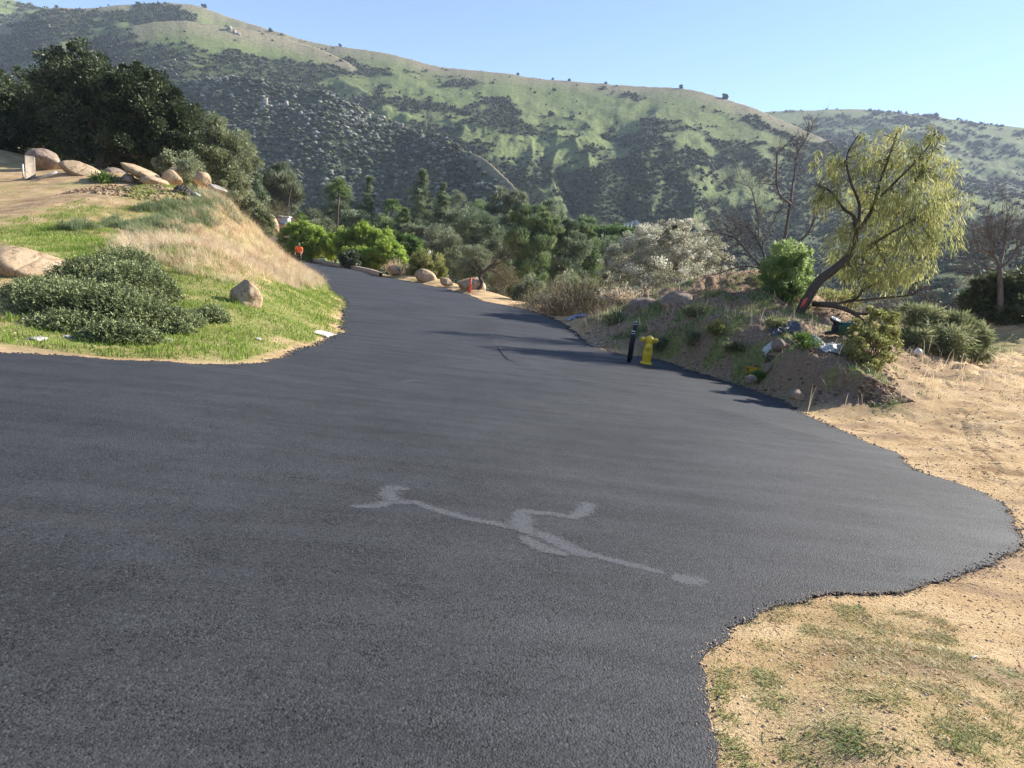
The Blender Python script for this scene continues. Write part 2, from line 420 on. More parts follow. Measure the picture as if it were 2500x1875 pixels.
def ground_mat():
    m, nt, out = newmat('ground_soil'); p = pos(nt)
    n1 = noise(nt, 1.3, 6, .62, p); n2 = noise(nt, 14, 6, .7, p); n3_ = noise(nt, 90, 4, .7, p)
    st = noise(nt, 1.0, 5, .6, mapping(nt, p, (.5, 3.2, 1), (0, 0, .15)))
    sand = ramp(nt, mth(nt, 'ADD', mth(nt, 'MULTIPLY', n1, .5), mth(nt, 'MULTIPLY', st, .5)), [(.34, (.30, .19, .10)), (.47, (.52, .355, .185)), (.64, (.66, .485, .28))])
    spk = ramp(nt, n3_, [(.38, (.35, .31, .27)), (.49, (.95, .95, .95)), (.62, (1.0, 1.0, 1.0))])
    sand = mixc(nt, .8, sand, spk, 'MULTIPLY')
    brown = ramp(nt, n2, [(.3, (.16, .105, .07)), (.7, (.38, .265, .175))])
    c = mixc(nt, attr(nt, 'dark'), sand, brown)
    gr = ramp(nt, mth(nt, 'ADD', mth(nt, 'MULTIPLY', n2, .7), mth(nt, 'MULTIPLY', n1, .3)), [(.3, (.10, .12, .03)), (.5, (.22, .235, .07)), (.7, (.40, .35, .16))])
    gf = mth(nt, 'MULTIPLY', attr(nt, 'green'), mth(nt, 'ADD', .45, mth(nt, 'MULTIPLY', n2, 1.1)), clamp=True)
    c = mixc(nt, gf, c, gr)
    c = mixc(nt, mth(nt, 'MULTIPLY', attr(nt, 'dry'), .7), c, ramp(nt, n2, [(.3, (.25, .18, .09)), (.7, (.5, .38, .2))]))
    h = mth(nt, 'ADD', mth(nt, 'MULTIPLY', n2, .6), mth(nt, 'MULTIPLY', n3_, .4))
    bsdf(nt, out, c, .95, .12, bump=h, bstr=.9, bdist=.05); return m
V = np.stack([XX, YY, ZZ], -1).reshape(-1, 3)
ground = mesh('ground', V, grid_faces(len(GX), len(GY)), ground_mat(), smooth=True, attrs={'green': green.ravel(), 'dry': dry.ravel(), 'dark': dark.ravel()})
tag(ground, kind='structure')
GREEN, DRY, MOUND = green, dry, mound
def gattr(A, x, y):
    i = np.clip(np.searchsorted(GX, x)-1, 0, len(GX)-2); j = np.clip(np.searchsorted(GY, y)-1, 0, len(GY)-2); return A[j, i]

# ------------------------------------------------------------------ asphalt
def road_mat():
    m, nt, out = newmat('fresh_asphalt'); p = pos(nt)
    vo = N(nt, 'ShaderNodeTexVoronoi', i_Scale=95.0); L(nt, p, vo.inputs['Vector'])
    vo2 = N(nt, 'ShaderNodeTexVoronoi', i_Scale=170.0); L(nt, p, vo2.inputs['Vector'])
    big = noise(nt, .55, 5, .6, p); mid = noise(nt, 3.5, 5, .65, p); gr = noise(nt, 60, 5, .75, p)
    st = noise(nt, 1.2, 4, .6, mapping(nt, p, (.35, 2.4, 1), (0, 0, -.35)))
    coarse = ramp(nt, mth(nt, 'ADD', mth(nt, 'MULTIPLY', mid, .6), mth(nt, 'MULTIPLY', big, .4)), [(.42, (.15, .15, .15)), (.6, (1, 1, 1))])
    pit_shade = ramp(nt, mth(nt, 'ADD', gr, mth(nt, 'MULTIPLY', mth(nt, 'SUBTRACT', mid, .5), -.25)), [(.37, (.12, .12, .12)), (.46, (1, 1, 1))])  # shade in the gaps between stones, put into the colour
    c = ramp(nt, mth(nt, 'ADD', mth(nt, 'MULTIPLY', big, .5), mth(nt, 'MULTIPLY', st, .5)), [(.38, (.027, .0276, .0305)), (.62, (.050, .051, .055))])
    sep = nt.nodes.new('ShaderNodeSeparateColor'); L(nt, vo.outputs['Color'], sep.inputs[0])
    stone = ramp(nt, sep.outputs[0], [(0, (.5, .5, .5)), (.6, (1, 1, 1)), (.85, (1.0, 1.0, 1.0)), (1, (1.0, 1.0, 1.0))])
    c = mixc(nt, 1.0, c, stone, 'MULTIPLY'); c = mixc(nt, mth(nt, 'MULTIPLY', mth(nt, 'GREATER_THAN', sep.outputs[1], .86), .28), c, (.10, .10, .105))
    scuff = ramp(nt, noise(nt, 2.2, 6, .7, mapping(nt, p, (.12, 1.6, 1), (0, 0, .5))), [(.52, (0, 0, 0)), (.72, (.12, .12, .12))])
    c = mixc(nt, scuff, c, (.115, .112, .108))
    stn = ramp(nt, noise(nt, .8, 6, .65, p), [(.56, (0, 0, 0)), (.7, (.4, .4, .4))]); c = mixc(nt, stn, c, (.016, .016, .018))
    c = mixc(nt, 1.0, c, pit_shade, 'MULTIPLY')
    h = mth(nt, 'ADD', mth(nt, 'MULTIPLY', vo.outputs['Distance'], -1.0), mth(nt, 'ADD', mth(nt, 'MULTIPLY', vo2.outputs['Distance'], -.35), mth(nt, 'MULTIPLY', gr, 1.1)))
    h = mth(nt, 'MULTIPLY', h, mth(nt, 'ADD', .45, mth(nt, 'MULTIPLY', coarse, .8)))
    rg = mth(nt, 'ADD', .6, mth(nt, 'MULTIPLY', mth(nt, 'SUBTRACT', 1.0, st), .25))
    bsdf(nt, out, c, rg, .28, bump=h, bstr=.42, bdist=.012); return m
def sheet(name, outline, mat, dz=0.0, gx=.3, skirt=.08, zf=z_road):
    """a laid sheet: outline + interior grid, triangulated, with a dropped edge"""
    from mathutils.geometry import delaunay_2d_cdt
    lo = outline.min(0); hi = outline.max(0)
    g = []
    y = lo[1]
    while y < hi[1]:
        st = gx*max(.6, min(3, y/12)) if gx > .2 else gx
        xs = np.arange(lo[0], hi[0], st); g.append(np.c_[xs, np.full(len(xs), y)]); y += st
    g = np.concatenate(g); g = g[sdf(outline, g[:, 0], g[:, 1]) < -.4*gx]
    pts = np.concatenate([outline, g]); n = len(outline)
    v2, e, f, *_ = delaunay_2d_cdt([Vector(p) for p in pts], [(i, (i+1) % n) for i in range(n)], [list(range(n))], 1, 1e-6)
    v2 = np.array([v[:] for v in v2]); V = np.c_[v2, zf(v2[:, 0], v2[:, 1])+dz]
    tr = np.array([t for t in f if len(t) == 3])
    a = outline; k = len(V); V = np.concatenate([V, np.c_[a, zf(a[:, 0], a[:, 1])+dz], np.c_[a*1.0, zf(a[:, 0], a[:, 1])+dz-skirt]])
    i = np.arange(n); j = (i+1) % n
    q = np.stack([k+i, k+j, k+n+j, k+n+i], -1)
    return mesh(name, V, [tr, q], mat, smooth=False)
ROADM = road_mat()
# rolled seams and dips are part of the surface
_seam = np.array([on_road(*p)[:2] for p in [(1180, 760), (1225, 850), (1300, 900), (1440, 935), (1600, 965), (1750, 1000), (1900, 1045), (2050, 1085), (2180, 1110)]])
def z_surf(x, y):
    z = z_road(x, y)+.008*fbm(x*.7, y*.7, 8, 2)
    d = np.full(np.shape(x), 1e9)
    for a, b in zip(_seam[:-1], _seam[1:]):
        t = np.clip(((x-a[0])*(b-a)[0]+(y-a[1])*(b-a)[1])/((b-a)@(b-a)), 0, 1); d = np.minimum(d, np.hypot(x-a[0]-t*(b-a)[0], y-a[1]-t*(b-a)[1]))
    return z+.02*np.exp(-(d/.3)**2)
road = sheet('road', RD, ROADM, 0, .21, .12, z_surf); tag(road, kind='structure')
for poly in road.data.polygons: pass
road.data.polygons.foreach_set('use_smooth', np.ones(len(road.data.polygons), bool))

# sealed repair streaks: thin lighter skins on the asphalt
def ribbon(name, pxs, widths, mat, dz=.004):
    c = np.array([on_road(*p)[:2] for p in pxs]); n = 8
    t = np.linspace(0, len(c)-1, (len(c)-1)*n+1); i = np.minimum(t.astype(int), len(c)-2); f = (t-i)[:, None]
    q = c[i]*(1-f)+c[i+1]*f; w = np.interp(t, range(len(c)), widths)*(1+.22*fbm(t*.9, t*0, 61, 3))
    T = np.gradient(q, axis=0); T /= np.linalg.norm(T, axis=1, keepdims=True); Nn = np.c_[-T[:, 1], T[:, 0]]
    jl = fbm(t*2.1, t*0+3, 62, 3)*.02
    rows = [q+Nn*(f_*w/2+jl)[:, None] for f_ in (1.5, .6, 0, -.6, -1.5)]; V = np.concatenate(rows)
    V = np.c_[V, z_surf(V[:, 0], V[:, 1])+dz]; m = len(q); i = np.arange(m-1)
    ef = np.concatenate([np.full(m, e_)*np.clip(np.minimum(t, t[-1]-t)*3, 0, 1) for e_ in (0, .8, 1, .8, 0)])
    o = mesh(name, V, np.concatenate([np.stack([r_*m+i+m, r_*m+i+m+1, r_*m+i+1, r_*m+i], -1) for r_ in range(4)]), mat, smooth=True, attrs={'cover': ef}); tag(o, kind='structure'); return o
def seal_mat():
    m, nt, out = newmat('worn_seal'); p = pos(nt)
    gr = noise(nt, 110, 4, .7, p); g2 = noise(nt, 45, 5, .75, p)
    c = ramp(nt, gr, [(.35, (.05, .05, .052)), (.58, (.115, .115, .12))])
    b = bsdf(nt, out, c, .6, .4, bump=gr, bstr=.25, bdist=.004)
    tr = nt.nodes.new('ShaderNodeBsdfTransparent'); mx = nt.nodes.new('ShaderNodeMixShader')
    a = ramp(nt, mth(nt, 'ADD', attr(nt, 'cover'), mth(nt, 'MULTIPLY', mth(nt, 'SUBTRACT', g2, .5), 2.6)), [(.25, (0, 0, 0)), (.85, (.8, .8, .8))])
    L(nt, a, mx.inputs[0]); L(nt, tr.outputs[0], mx.inputs[1]); L(nt, b.outputs[0], mx.inputs[2]); L(nt, mx.outputs[0], out.inputs[0]); return m
SEAL = seal_mat()
ribbon('road_marking', [(840, 1236), (905, 1236), (960, 1225), (1010, 1228), (1090, 1255), (1160, 1272), (1255, 1292), (1330, 1310), (1400, 1345), (1480, 1365), (1560, 1385), (1640, 1402)], [.03, .10, .12, .09, .10, .08, .10, .14, .14, .08, .08, .06], SEAL, .002)
ribbon('road_marking', [(972, 1228), (948, 1208), (958, 1192), (1010, 1196)], [.12, .16, .18, .03], SEAL, .003)
ribbon('road_marking', [(1300, 1310), (1272, 1285), (1275, 1252), (1340, 1258), (1400, 1266), (1425, 1250), (1452, 1228)], [.1, .2, .14, .08, .11, .16, .14], SEAL, .003)
ribbon('road_marking', [(1262, 1308), (1310, 1335), (1360, 1352), (1395, 1360)], [.1, .13, .1, .02], SEAL, .004)
ribbon('road_marking', [(1635, 1402), (1660, 1412), (1700, 1420), (1735, 1418)], [.08, .14, .15, .03], SEAL, .003)
ribbon('road_marking', [(965, 934), (1000, 930), (1050, 932)], [.02, .07, .02], SEAL, .003)
ribbon('road_marking', [(1180, 790), (1205, 825), (1222, 858), (1262, 882), (1330, 908), (1440, 938), (1560, 962), (1680, 985), (1790, 1010), (1900, 1045), (2050, 1085), (2180, 1112)], [.01, .03, .03, .02, .015, .02, .03, .02, .015, .03, .03, .02], SEAL, .003)
ribbon('road_marking', [(1010, 725), (1080, 742), (1140, 765), (1180, 790)], [.02, .04, .04, .02], SEAL, .003)
ribbon('road_marking', [(1630, 968), (1760, 990), (1880, 1024), (1990, 1056)], [.01, .05, .06, .01], SEAL, .004)
CRK = simplemat('open_joint', (.006, .006, .007), (.016, .016, .017), 40, .9, .1)
ribbon('road_crack', [(1214, 848), (1226, 866), (1240, 880), (1256, 886)], [.015, .03, .03, .01], CRK, .004)
ribbon('road_marking', [(770, 898), (830, 898)], [.05, .04], SEAL, .003)

# ------------------------------------------------------------------ hills
class Ridge:
    def __init__(s, pts, rr, slope, back=.6, ext=True):
        T = []; E = []
        for px, py in pts:
            r = ray(px, py); T.append(math.atan2(r[0], r[1])); E.append(r[2]/math.hypot(r[0], r[1]))
        s.slope = slope; s.back = back; s.ext = ext; T = np.array(T); E = np.array(E); Rv = np.array(rr if np.ndim(rr) else [rr]*len(pts), float)
        g = np.arange(T[0], T[-1], .001); e = np.interp(g, T, E); q = np.interp(g, T, Rv)
        def sm(a, w):
            k = np.exp(-.5*(np.arange(-3*w, 3*w+1)/w)**2); k /= k.sum(); return np.convolve(np.pad(a, 3*w, mode='reflect', reflect_type='odd'), k, 'valid')
        s.T = g; s.E = sm(e, 6)+.0009*fbm(g*60, g*0, len(pts), 4); s.R = sm(q, 45)+.008*q*fbm(g*7, g*0+3, len(pts)+1, 2)
    def z(s, th, r):
        e = np.interp(th, s.T, s.E); Rr = np.interp(th, s.T, s.R)
        if not s.ext:   # a spur that dies away past its ends
            e = e-np.clip(s.T[0]-th, 0, 9)*3.0-np.clip(th-s.T[-1], 0, 9)*3.0
        H = EYE[2]+e*Rr
        d = Rr-r
        z = np.where(d > 0, H-s.slope*np.clip(d, 0, None), H+s.back*d)
        # round the crest a little
        z = z-0.02*Rr*np.exp(-(d/(.02*Rr))**2)*0
        return z, d/Rr
RA = Ridge([(-500, 220), (-200, 130), (0, 60), (60, 38), (136, 16), (190, 20), (247, 17), (285, 10), (424, 6), (487, 13), (522, 28), (601, 54), (696, 82), (760, 102), (820, 112), (870, 118), (960, 132), (1060, 160), (1150, 170), (1250, 180), (1330, 193), (1430, 200), (1560, 210), (1660, 213), (1700, 220), (1780, 243), (1850, 266), (1880, 280), (1960, 315), (2080, 370), (2250, 440), (2400, 510), (2600, 600)],
           [1000]*9+[1000, 990, 960, 900, 880, 860, 850, 840, 820, 800, 800, 800, 800, 790, 780, 770, 750, 745, 740, 730, 710, 690, 660, 630], .52, ext=False)
RE = Ridge([(1780, 300), (1868, 272), (1930, 268), (2100, 266), (2180, 272), (2280, 282), (2400, 300), (2500, 312), (2700, 340), (3200, 380)], 1350, .42)
RB = Ridge([(-400, 420), (-200, 330), (0, 235), (100, 165), (200, 108), (316, 62), (373, 54), (456, 49), (506, 56), (601, 70), (690, 90), (770, 114), (850, 150), (930, 215), (1000, 310)], [820]*5+[820, 820, 820, 820, 840, 850, 830, 790, 730, 660], .62, ext=False)
RC = Ridge([(380, 260), (450, 200), (560, 188), (640, 196), (700, 212), (808, 226), (904, 271), (994, 318), (1073, 333), (1130, 365), (1181, 384), (1243, 440), (1300, 505), (1360, 580)], [640, 630, 610, 590, 570, 545, 520, 485, 450, 410, 380, 340, 300, 270], .66, ext=False)
RC2 = Ridge([(640, 420), (680, 300), (760, 330), (860, 420), (930, 520)], [430, 430, 400, 340, 280], .62, ext=False)
RD2 = Ridge([(1330, 520), (1363, 484), (1400, 445), (1440, 415), (1470, 403), (1500, 420), (1560, 461), (1610, 490), (1657, 518), (1720, 575)], [520, 520, 510, 500, 500, 495, 480, 460, 440, 400], .58, ext=False)
RE2 = Ridge([(1900, 600), (2050, 500), (2200, 462), (2330, 452), (2500, 470), (2800, 500)], [700, 760, 800, 800, 800, 800], .30, back=.25)
RE3 = Ridge([(1950, 640), (2100, 600), (2250, 570), (2400, 560), (2600, 565)], [420, 440, 450, 450, 450], .22, back=.22)
RIDGES = [RA, RE, RB, RC, RD2, RE2, RE3]
FLOOR = -15.0
def hill_z(th, r, want=False):
    zs = []; ts = []
    for k, rd in enumerate(RIDGES):
        z, t = rd.z(th, r)
        x = th*rd.R.mean()/120.0
        wv = fbm(x*.5+k*7, r/260.0, 90+k, 3)
        g = 1-np.abs(fbm(x+wv*1.1, r/300.0+k*3, 100+k, 3)*2)      # ridged: spurs and gullies running down the face
        amp = np.clip(t*3.2, 0, 1)*rd.R.mean()*(.015 if k != 3 else .022)
        z = z+(g-.55)*amp*1.3+fbm(x*5, r/28., 120+k, 4)*amp*.45
        zs.append(z); ts.append(t)
    Z = np.stack(zs); which = Z.argmax(0)
    kk = 5.0
    m = Z.max(0); zz = m+kk*np.log(np.exp((Z-m)/kk).sum(0)*.999)-0
    fl = FLOOR+np.clip(r-150, 0, 400)*.03+fbm(th*9, r/40., 140, 3)*2
    zz = np.maximum(m, fl)+kk*.25*np.exp(-np.abs(m-fl)/kk)
    lay = np.where(m > fl, which, -1)
    return (zz, lay, np.take_along_axis(np.stack(ts), which[None], 0)[0]) if want else zz
th = np.concatenate([np.radians(np.arange(-180, -52, 4.)), np.radians(np.arange(-52, 52, .085)), np.radians(np.arange(52, 180.1, 4.))])
rr = np.concatenate([np.array([48, 55, 62]), np.geomspace(70, 1500, 620), np.array([1700, 2000, 2500, 3200])])
TH, RR = np.meshgrid(th, rr)
HZ, LAY, HT = hill_z(TH, np.minimum(RR, 1500), True)
HZ = np.where(RR > 1600, -60.0, HZ)
HZ = np.where(RR < 72, -16, HZ)
HXw = RR*np.sin(TH); HYw = RR*np.cos(TH)
# cover: how much brush stands on each slope (grass where low)
b1 = fbm(HXw/45, HZ/28+HYw/90, 201, 5); b2 = fbm(HXw/14, HZ/9+HYw/30, 202, 4)
brush = np.full(HZ.shape, .35); b1 = b1*.8+.5*fbm(TH*RR/30+HZ/60, RR/160, 207, 4)
base = {-1: .85, 0: .30, 1: .5, 2: .66, 3: .95, 4: .8, 5: .45, 6: .6}
for k, v in base.items(): brush = np.where(LAY == k, v, brush)
# bare sunny shoulders: crest of the front-left ridge and of the long spur
brush = np.where((LAY == 2), .72-.75*sstep(.9, .0, HT/.12)*sstep(-.62, -.5, TH)+.2*sstep(.02, .2, HT), brush)
brush = np.where((LAY == 2), brush+.35*(1-sstep(-.62, -.54, TH)), brush)
brush = np.where((LAY == 0), brush+.4*sstep(-.72, -.66, TH)*(1-sstep(-.53, -.47, TH))*(1-sstep(.1, .25, HT)), brush)
brush = np.where((LAY == 3), .93-.95*(1-sstep(0, .03+.08*sstep(-.12, -.04, TH), HT))*sstep(-.25, -.02, TH), brush)
brush = np.where((LAY == 0), brush-.3*(1-sstep(0, .06, HT))+.3*sstep(.1, .4, HT)+.45*sstep(.35, .38, TH), brush)
brush = np.clip(sstep(.34, .62, brush+b1*.62+b2*.3), 0, 1)
dryh = np.clip((1-sstep(0, .09, HT))*np.where((LAY == 0) | (LAY == 2) | (LAY == 3), 1, .3)+.45*b1+np.where(LAY == 3, .5, 0)*(1-sstep(.0, .05, HT)), 0, 1)
def hill_mat():
    m, nt, out = newmat('hillside'); p = pos(nt)
    n1 = noise(nt, .03, 6, .6, p); n2 = noise(nt, .25, 6, .7, p); n3_ = noise(nt, 1.1, 4, .7, p)
    f = mth(nt, 'ADD', mth(nt, 'MULTIPLY', n2, .55), mth(nt, 'MULTIPLY', n3_, .45))
    grass = ramp(nt, f, [(.3, (.085, .125, .042)), (.5, (.16, .20, .07)), (.68, (.28, .29, .13))])
    dry = ramp(nt, f, [(.3, (.2, .175, .10)), (.7, (.34, .29, .19))])
    soil = ramp(nt, f, [(.3, (.022, .036, .016)), (.7, (.085, .105, .045))])
    c = mixc(nt, attr(nt, 'dryness'), grass, dry)
    c = mixc(nt, ramp(nt, noise(nt, .38, 4, .7, p), [(.53, (0, 0, 0)), (.6, (.75, .75, .75))]), c, (.055, .065, .035))
    bf = mth(nt, 'ADD', mth(nt, 'MULTIPLY', attr(nt, 'brush'), .9), mth(nt, 'MULTIPLY', mth(nt, 'SUBTRACT', n3_, .5), .9), clamp=True)
    c = mixc(nt, bf, c, soil)
    bsdf(nt, out, c, .95, .1, bump=f, bstr=.9, bdist=2.0); return m
V = np.stack([HXw, HYw, HZ], -1).reshape(-1, 3)
hills = mesh('hills', V, grid_faces(len(th), len(rr)), hill_mat(), smooth=True, attrs={'brush': brush.ravel(), 'dryness': dryh.ravel()})
tag(hills, kind='structure')
def hz(x, y):
    return hill_z(np.arctan2(x, y), np.hypot(x, y))
# ------------------------------------------------------------------ foliage builders
def unit(v): return v/(np.linalg.norm(v, axis=-1, keepdims=True)+1e-9)
def rdir(rg, n): return unit(rg.normal(size=(n, 3)))
def leaves(c, d, Lg, W, rg):
    """one pointed leaf (diamond) per centre"""
    n = len(c); d = unit(d); p = unit(np.cross(d, rdir(rg, n))); Lg = np.broadcast_to(Lg, (n,))[:, None]; W = np.broadcast_to(W, (n,))[:, None]
    q = unit(np.cross(d, p))*W*.18
    V = np.stack([c, c+d*Lg*.5+p*W*.5+q, c+d*Lg, c+d*Lg*.5-p*W*.5+q], 1).reshape(-1, 3)
    return V, (np.arange(n)[:, None]*4+np.arange(4)[None])
def E(px, py, rx, ry, d, ry_depth=None):
    return (P(px, py, d), np.array([pm(rx, d), pm(ry_depth or rx, d), pm(ry, d)]))
def crown(ells, K, n, rf, Lg, W, rg, droop=0.0, up=0.0, outw=.8, shell=.5, flat=.8, hollow=.35):
    """leaf clumps through the volume of several ellipsoids: returns leaf verts, faces, tints and clump centres"""
    wt = np.array([np.prod(e[1])**.62 for e in ells]); wt = wt/wt.sum()
    which = rg.choice(len(ells), K, p=wt)
    cc = np.array([e[0] for e in ells])[which]; rad = np.array([e[1] for e in ells])[which]
    u = rdir(rg, K)*(hollow+(1-hollow)*rg.random((K, 1))**shell)
    cen = cc+u*rad
    r = rf*rad.mean(1)*rg.uniform(.6, 1.25, K)
    m = rg.poisson(n, K); idx = np.repeat(np.arange(K), m); N_ = len(idx)
    v = rdir(rg, N_); rr_ = rg.random((N_, 1))**.45
    c = cen[idx]+v*rr_*r[idx][:, None]*np.array([1, 1, flat])
    d = v*outw+rdir(rg, N_)*.6+unit(u)[idx]*.4+np.array([0, 0, up-droop])
    V, Fc = leaves(c, d, Lg*rg.uniform(.6, 1.4, N_), W*rg.uniform(.7, 1.3, N_), rg)
    ctint = np.clip(.5+rg.normal(0, .16, K), 0, 1)
    t = np.repeat(np.clip(ctint[idx]+rg.normal(0, .14, N_), 0, 1), 4)
    return V, Fc, t, cen
def wander(a, b, n, amp, rg):
    t = np.linspace(0, 1, n)[:, None]; p = np.asarray(a)*(1-t)+np.asarray(b)*t
    w = np.cumsum(rg.normal(0, 1, (n, 3)), 0); w = w-w[0]-(w[-1]-w[0])*t
    return p+w*amp/np.sqrt(n)
def vground(x, y):
    x = float(x); y = float(y)
    a = float(zg(x, y)) if (GX[0] < x < GX[-1] and GY[0] < y < GY[-1]) else -99
    return max(a, float(hz(np.array([x]), np.array([y]))[0]))
def twigs(mb, base, n, Lg, r, lv, rg, up=.35, spread=.9, sides=4, start=.25):
    """side shoots along a limb, themselves carrying shoots"""
    base = np.asarray(base); m = len(base)
    for _ in range(n):
        k = rg.uniform(start, 1)*(m-1); i = min(int(k), m-2); p = base[i]+(base[i+1]-base[i])*(k-i)
        t = unit(base[i+1]-base[i]); d = unit(t*rg.uniform(.3, 1)+rdir(rg, 1)[0]*spread+np.array([0, 0, up]))
        l = Lg*rg.uniform(.5, 1.2); ns = 5; pts = [p]
        for s in range(ns):
            d = unit(d+rdir(rg, 1)[0]*.28+np.array([0, 0, up*.12])); pts.append(pts[-1]+d*l/ns)
        pts = np.array(pts)
        V, Fs = tube(pts, np.linspace(r, r*.35, ns+1), sides, False); mb.add(V, Fs, rg.uniform(.2, .8))
        if lv > 1: twigs(mb, pts, max(3, int(n*.42)), Lg*.55, r*.55, lv-1, rg, up, spread, 3, .15)
BARK = barkmat('bark', (.045, .034, .027), (.15, .115, .09)); PALEBARK = barkmat('pale_bark', (.10, .08, .065), (.27, .23, .19))
def limb_set(mb, base, tips, r, rg, fork=.45):
    """a trunk that forks towards the given crown points"""
    base = np.asarray(base); tips = np.asarray(tips); ctr = tips.mean(0); top = base+(ctr-base)*fork
    tr = wander(base-np.array([0, 0, .3]), top, 7, r*2.2, rg); V, Fs = tube(tr, np.linspace(r*1.25, r*.8, 7), 9); mb.add(V, Fs)
    for q in tips:
        pts = wander(tr[rg.integers(4, 7)], q, 6, np.linalg.norm(q-top)*.18, rg); V, Fs = tube(pts, np.linspace(r*.5, r*.12, 6), 6, False); mb.add(V, Fs)
def tree(name, label, cat, group, ells, K, n, rf, Lg, W, mat, seed, base_px=None, d=None, tr=.25, ntips=8, bark=BARK, fork=.45, basez=None, **kw):
    rg = np.random.default_rng(seed); e0 = ells[0][0]
    bx, by = (e0[0], e0[1]) if base_px is None else P(base_px[0], base_px[1], d)[:2]
    b = np.array([bx, by, vground(bx, by) if basez is None else basez])
    root = empty(name, b, label, cat, group)
    V, Fc, t, cen = crown(ells, K, n, rf, Lg, W, rg, **kw)
    mb = MB().add(V, Fc, t); mb.build('crown', mat, root)
    tips = cen[rg.choice(len(cen), min(ntips, len(cen)), replace=False)]
    mt = MB(); limb_set(mt, b, tips, tr, rg, fork); mt.build('trunk', bark, root, smooth=True)
    return root
M_OAK = leafmat('oak_leaf', [(0, (.024, .04, .017)), (.5, (.056, .078, .034)), (1, (.13, .155, .075))], .22, .5, .35)
M_OLIVE = leafmat('olive_oak_leaf', [(0, (.09, .12, .055)), (.5, (.23, .26, .14)), (1, (.42, .44, .28))], .3, .5, .3)
M_PINE = leafmat('pine_needle', [(0, (.06, .095, .05)), (.5, (.16, .21, .12)), (1, (.38, .42, .28))], .25)
M_PINE2 = leafmat('light_pine_needle', [(0, (.07, .12, .045)), (.5, (.17, .235, .10)), (1, (.34, .4, .2))], .3)
M_LIME = leafmat('pepper_leaf_lime', [(0, (.12, .2, .03)), (.5, (.30, .41, .07)), (1, (.52, .62, .16))], .55)
M_MID = leafmat('mid_green_leaf', [(0, (.05, .1, .02)), (.5, (.12, .2, .05)), (1, (.25, .34, .09))], .4)
M_GREY = leafmat('grey_green_leaf', [(0, (.09, .115, .065)), (.5, (.2, .23, .14)), (1, (.38, .4, .27))], .35)
M_PALE = leafmat('blossom_shrub_leaf', [(0, (.13, .13, .08)), (.38, (.33, .32, .22)), (.66, (.62, .6, .47)), (1, (.9, .87, .78))], .45)
M_WIRY = leafmat('wiry_leaf', [(0, (.06, .055, .03)), (.5, (.14, .13, .065)), (1, (.28, .25, .13))], .35)
M_PEPPER = leafmat('pepper_leaf', [(0, (.15, .18, .055)), (.5, (.33, .35, .12)), (1, (.6, .56, .25))], .58)
M_FRESH = leafmat('fresh_leaf', [(0, (.11, .18, .06)), (.5, (.29, .4, .14)), (1, (.56, .64, .3))], .55)
M_CON = leafmat('conifer_needle', [(0, (.08, .115, .06)), (.5, (.2, .25, .14)), (1, (.42, .46, .3))], .3)
M_DULL = leafmat('dull_leaf', [(0, (.09, .11, .05)), (.5, (.21, .235, .11)), (1, (.42, .42, .22))], .4)
M_DARKDULL = leafmat('dark_dull_leaf', [(0, (.04, .06, .03)), (.5, (.10, .125, .06)), (1, (.2, .22, .11))], .35)  # leaf that is itself a dull dark grey-green
M_YEL = leafmat('yellow_green_leaf', [(0, (.10, .11, .03)), (.5, (.26, .27, .09)), (1, (.52, .5, .22))], .4)
M_JUN = leafmat('juniper_leaf', [(0, (.04, .058, .02)), (.5, (.14, .17, .07)), (1, (.38, .42, .2))], .25, .55, .3)
M_GRASS = leafmat('green_grass', [(0, (.09, .16, .02)), (.45, (.2, .3, .04)), (.8, (.34, .42, .09)), (1, (.5, .46, .2))], .4)
M_STRAW = leafmat('dry_grass', [(0, (.40, .27, .16)), (.35, (.64, .48, .32)), (.75, (.86, .72, .51)), (1, (.58, .62, .34))], .45)
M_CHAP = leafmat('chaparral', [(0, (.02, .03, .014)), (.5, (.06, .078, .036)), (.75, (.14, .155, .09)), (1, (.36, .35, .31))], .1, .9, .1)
M_GRASSFAR = M_CHAP

# ------------------------------------------------------------------ oaks and boulders on the left rise
tree('oak_tree', 'big dark live oak with a domed crown, its trunk showing behind the tilted flat boulder', 'tree', 'oaks on the rise',
     [E(205, 215, 90, 95, 41), E(310, 260, 100, 100, 41), E(390, 320, 85, 90, 41), E(150, 290, 80, 90, 42), E(260, 330, 120, 70, 41), E(440, 370, 55, 55, 40), E(330, 370, 110, 45, 41), E(190, 160, 40, 40, 41), E(340, 200, 45, 40, 41), E(410, 300, 75, 80, 41), E(355, 235, 75, 60, 41)],
     680, 210, .24, .17, .10, M_OAK, 11, (243, 440), 39, .32, 14, flat=.85, shell=.45)
tree('oak_tree', 'dark live oak at the picture edge behind the concrete post', 'tree', 'oaks on the rise',
     [E(20, 240, 80, 70, 43), E(-60, 280, 110, 100, 43), E(80, 300, 90, 70, 44), E(30, 340, 120, 45, 43)], 220, 220, .27, .18, .10, M_OAK, 12, (20, 400), 43, .3, 10, flat=.85)
tree('oak_tree', 'dark oak standing between and behind the two front oaks', 'tree', 'oaks on the rise',
     [E(120, 230, 70, 55, 50), E(180, 340, 150, 45, 50), E(60, 370, 120, 30, 50), E(390, 380, 90, 40, 48)], 180, 190, .3, .2, .12, M_OAK, 13, (140, 400), 50, .3, 8)
tree('olive_oak_tree', 'looser grey-green oak at the end of the boulder row, right of the big oak', 'tree', 'oaks on the rise',
     [E(540, 350, 75, 60, 46), E(570, 400, 65, 60, 46), E(510, 410, 70, 60, 45), E(560, 450, 45, 35, 45), E(500, 310, 40, 30, 46)], 260, 200, .22, .17, .07, M_OLIVE, 14, (545, 470), 46, .2, 12, basez=1.5)
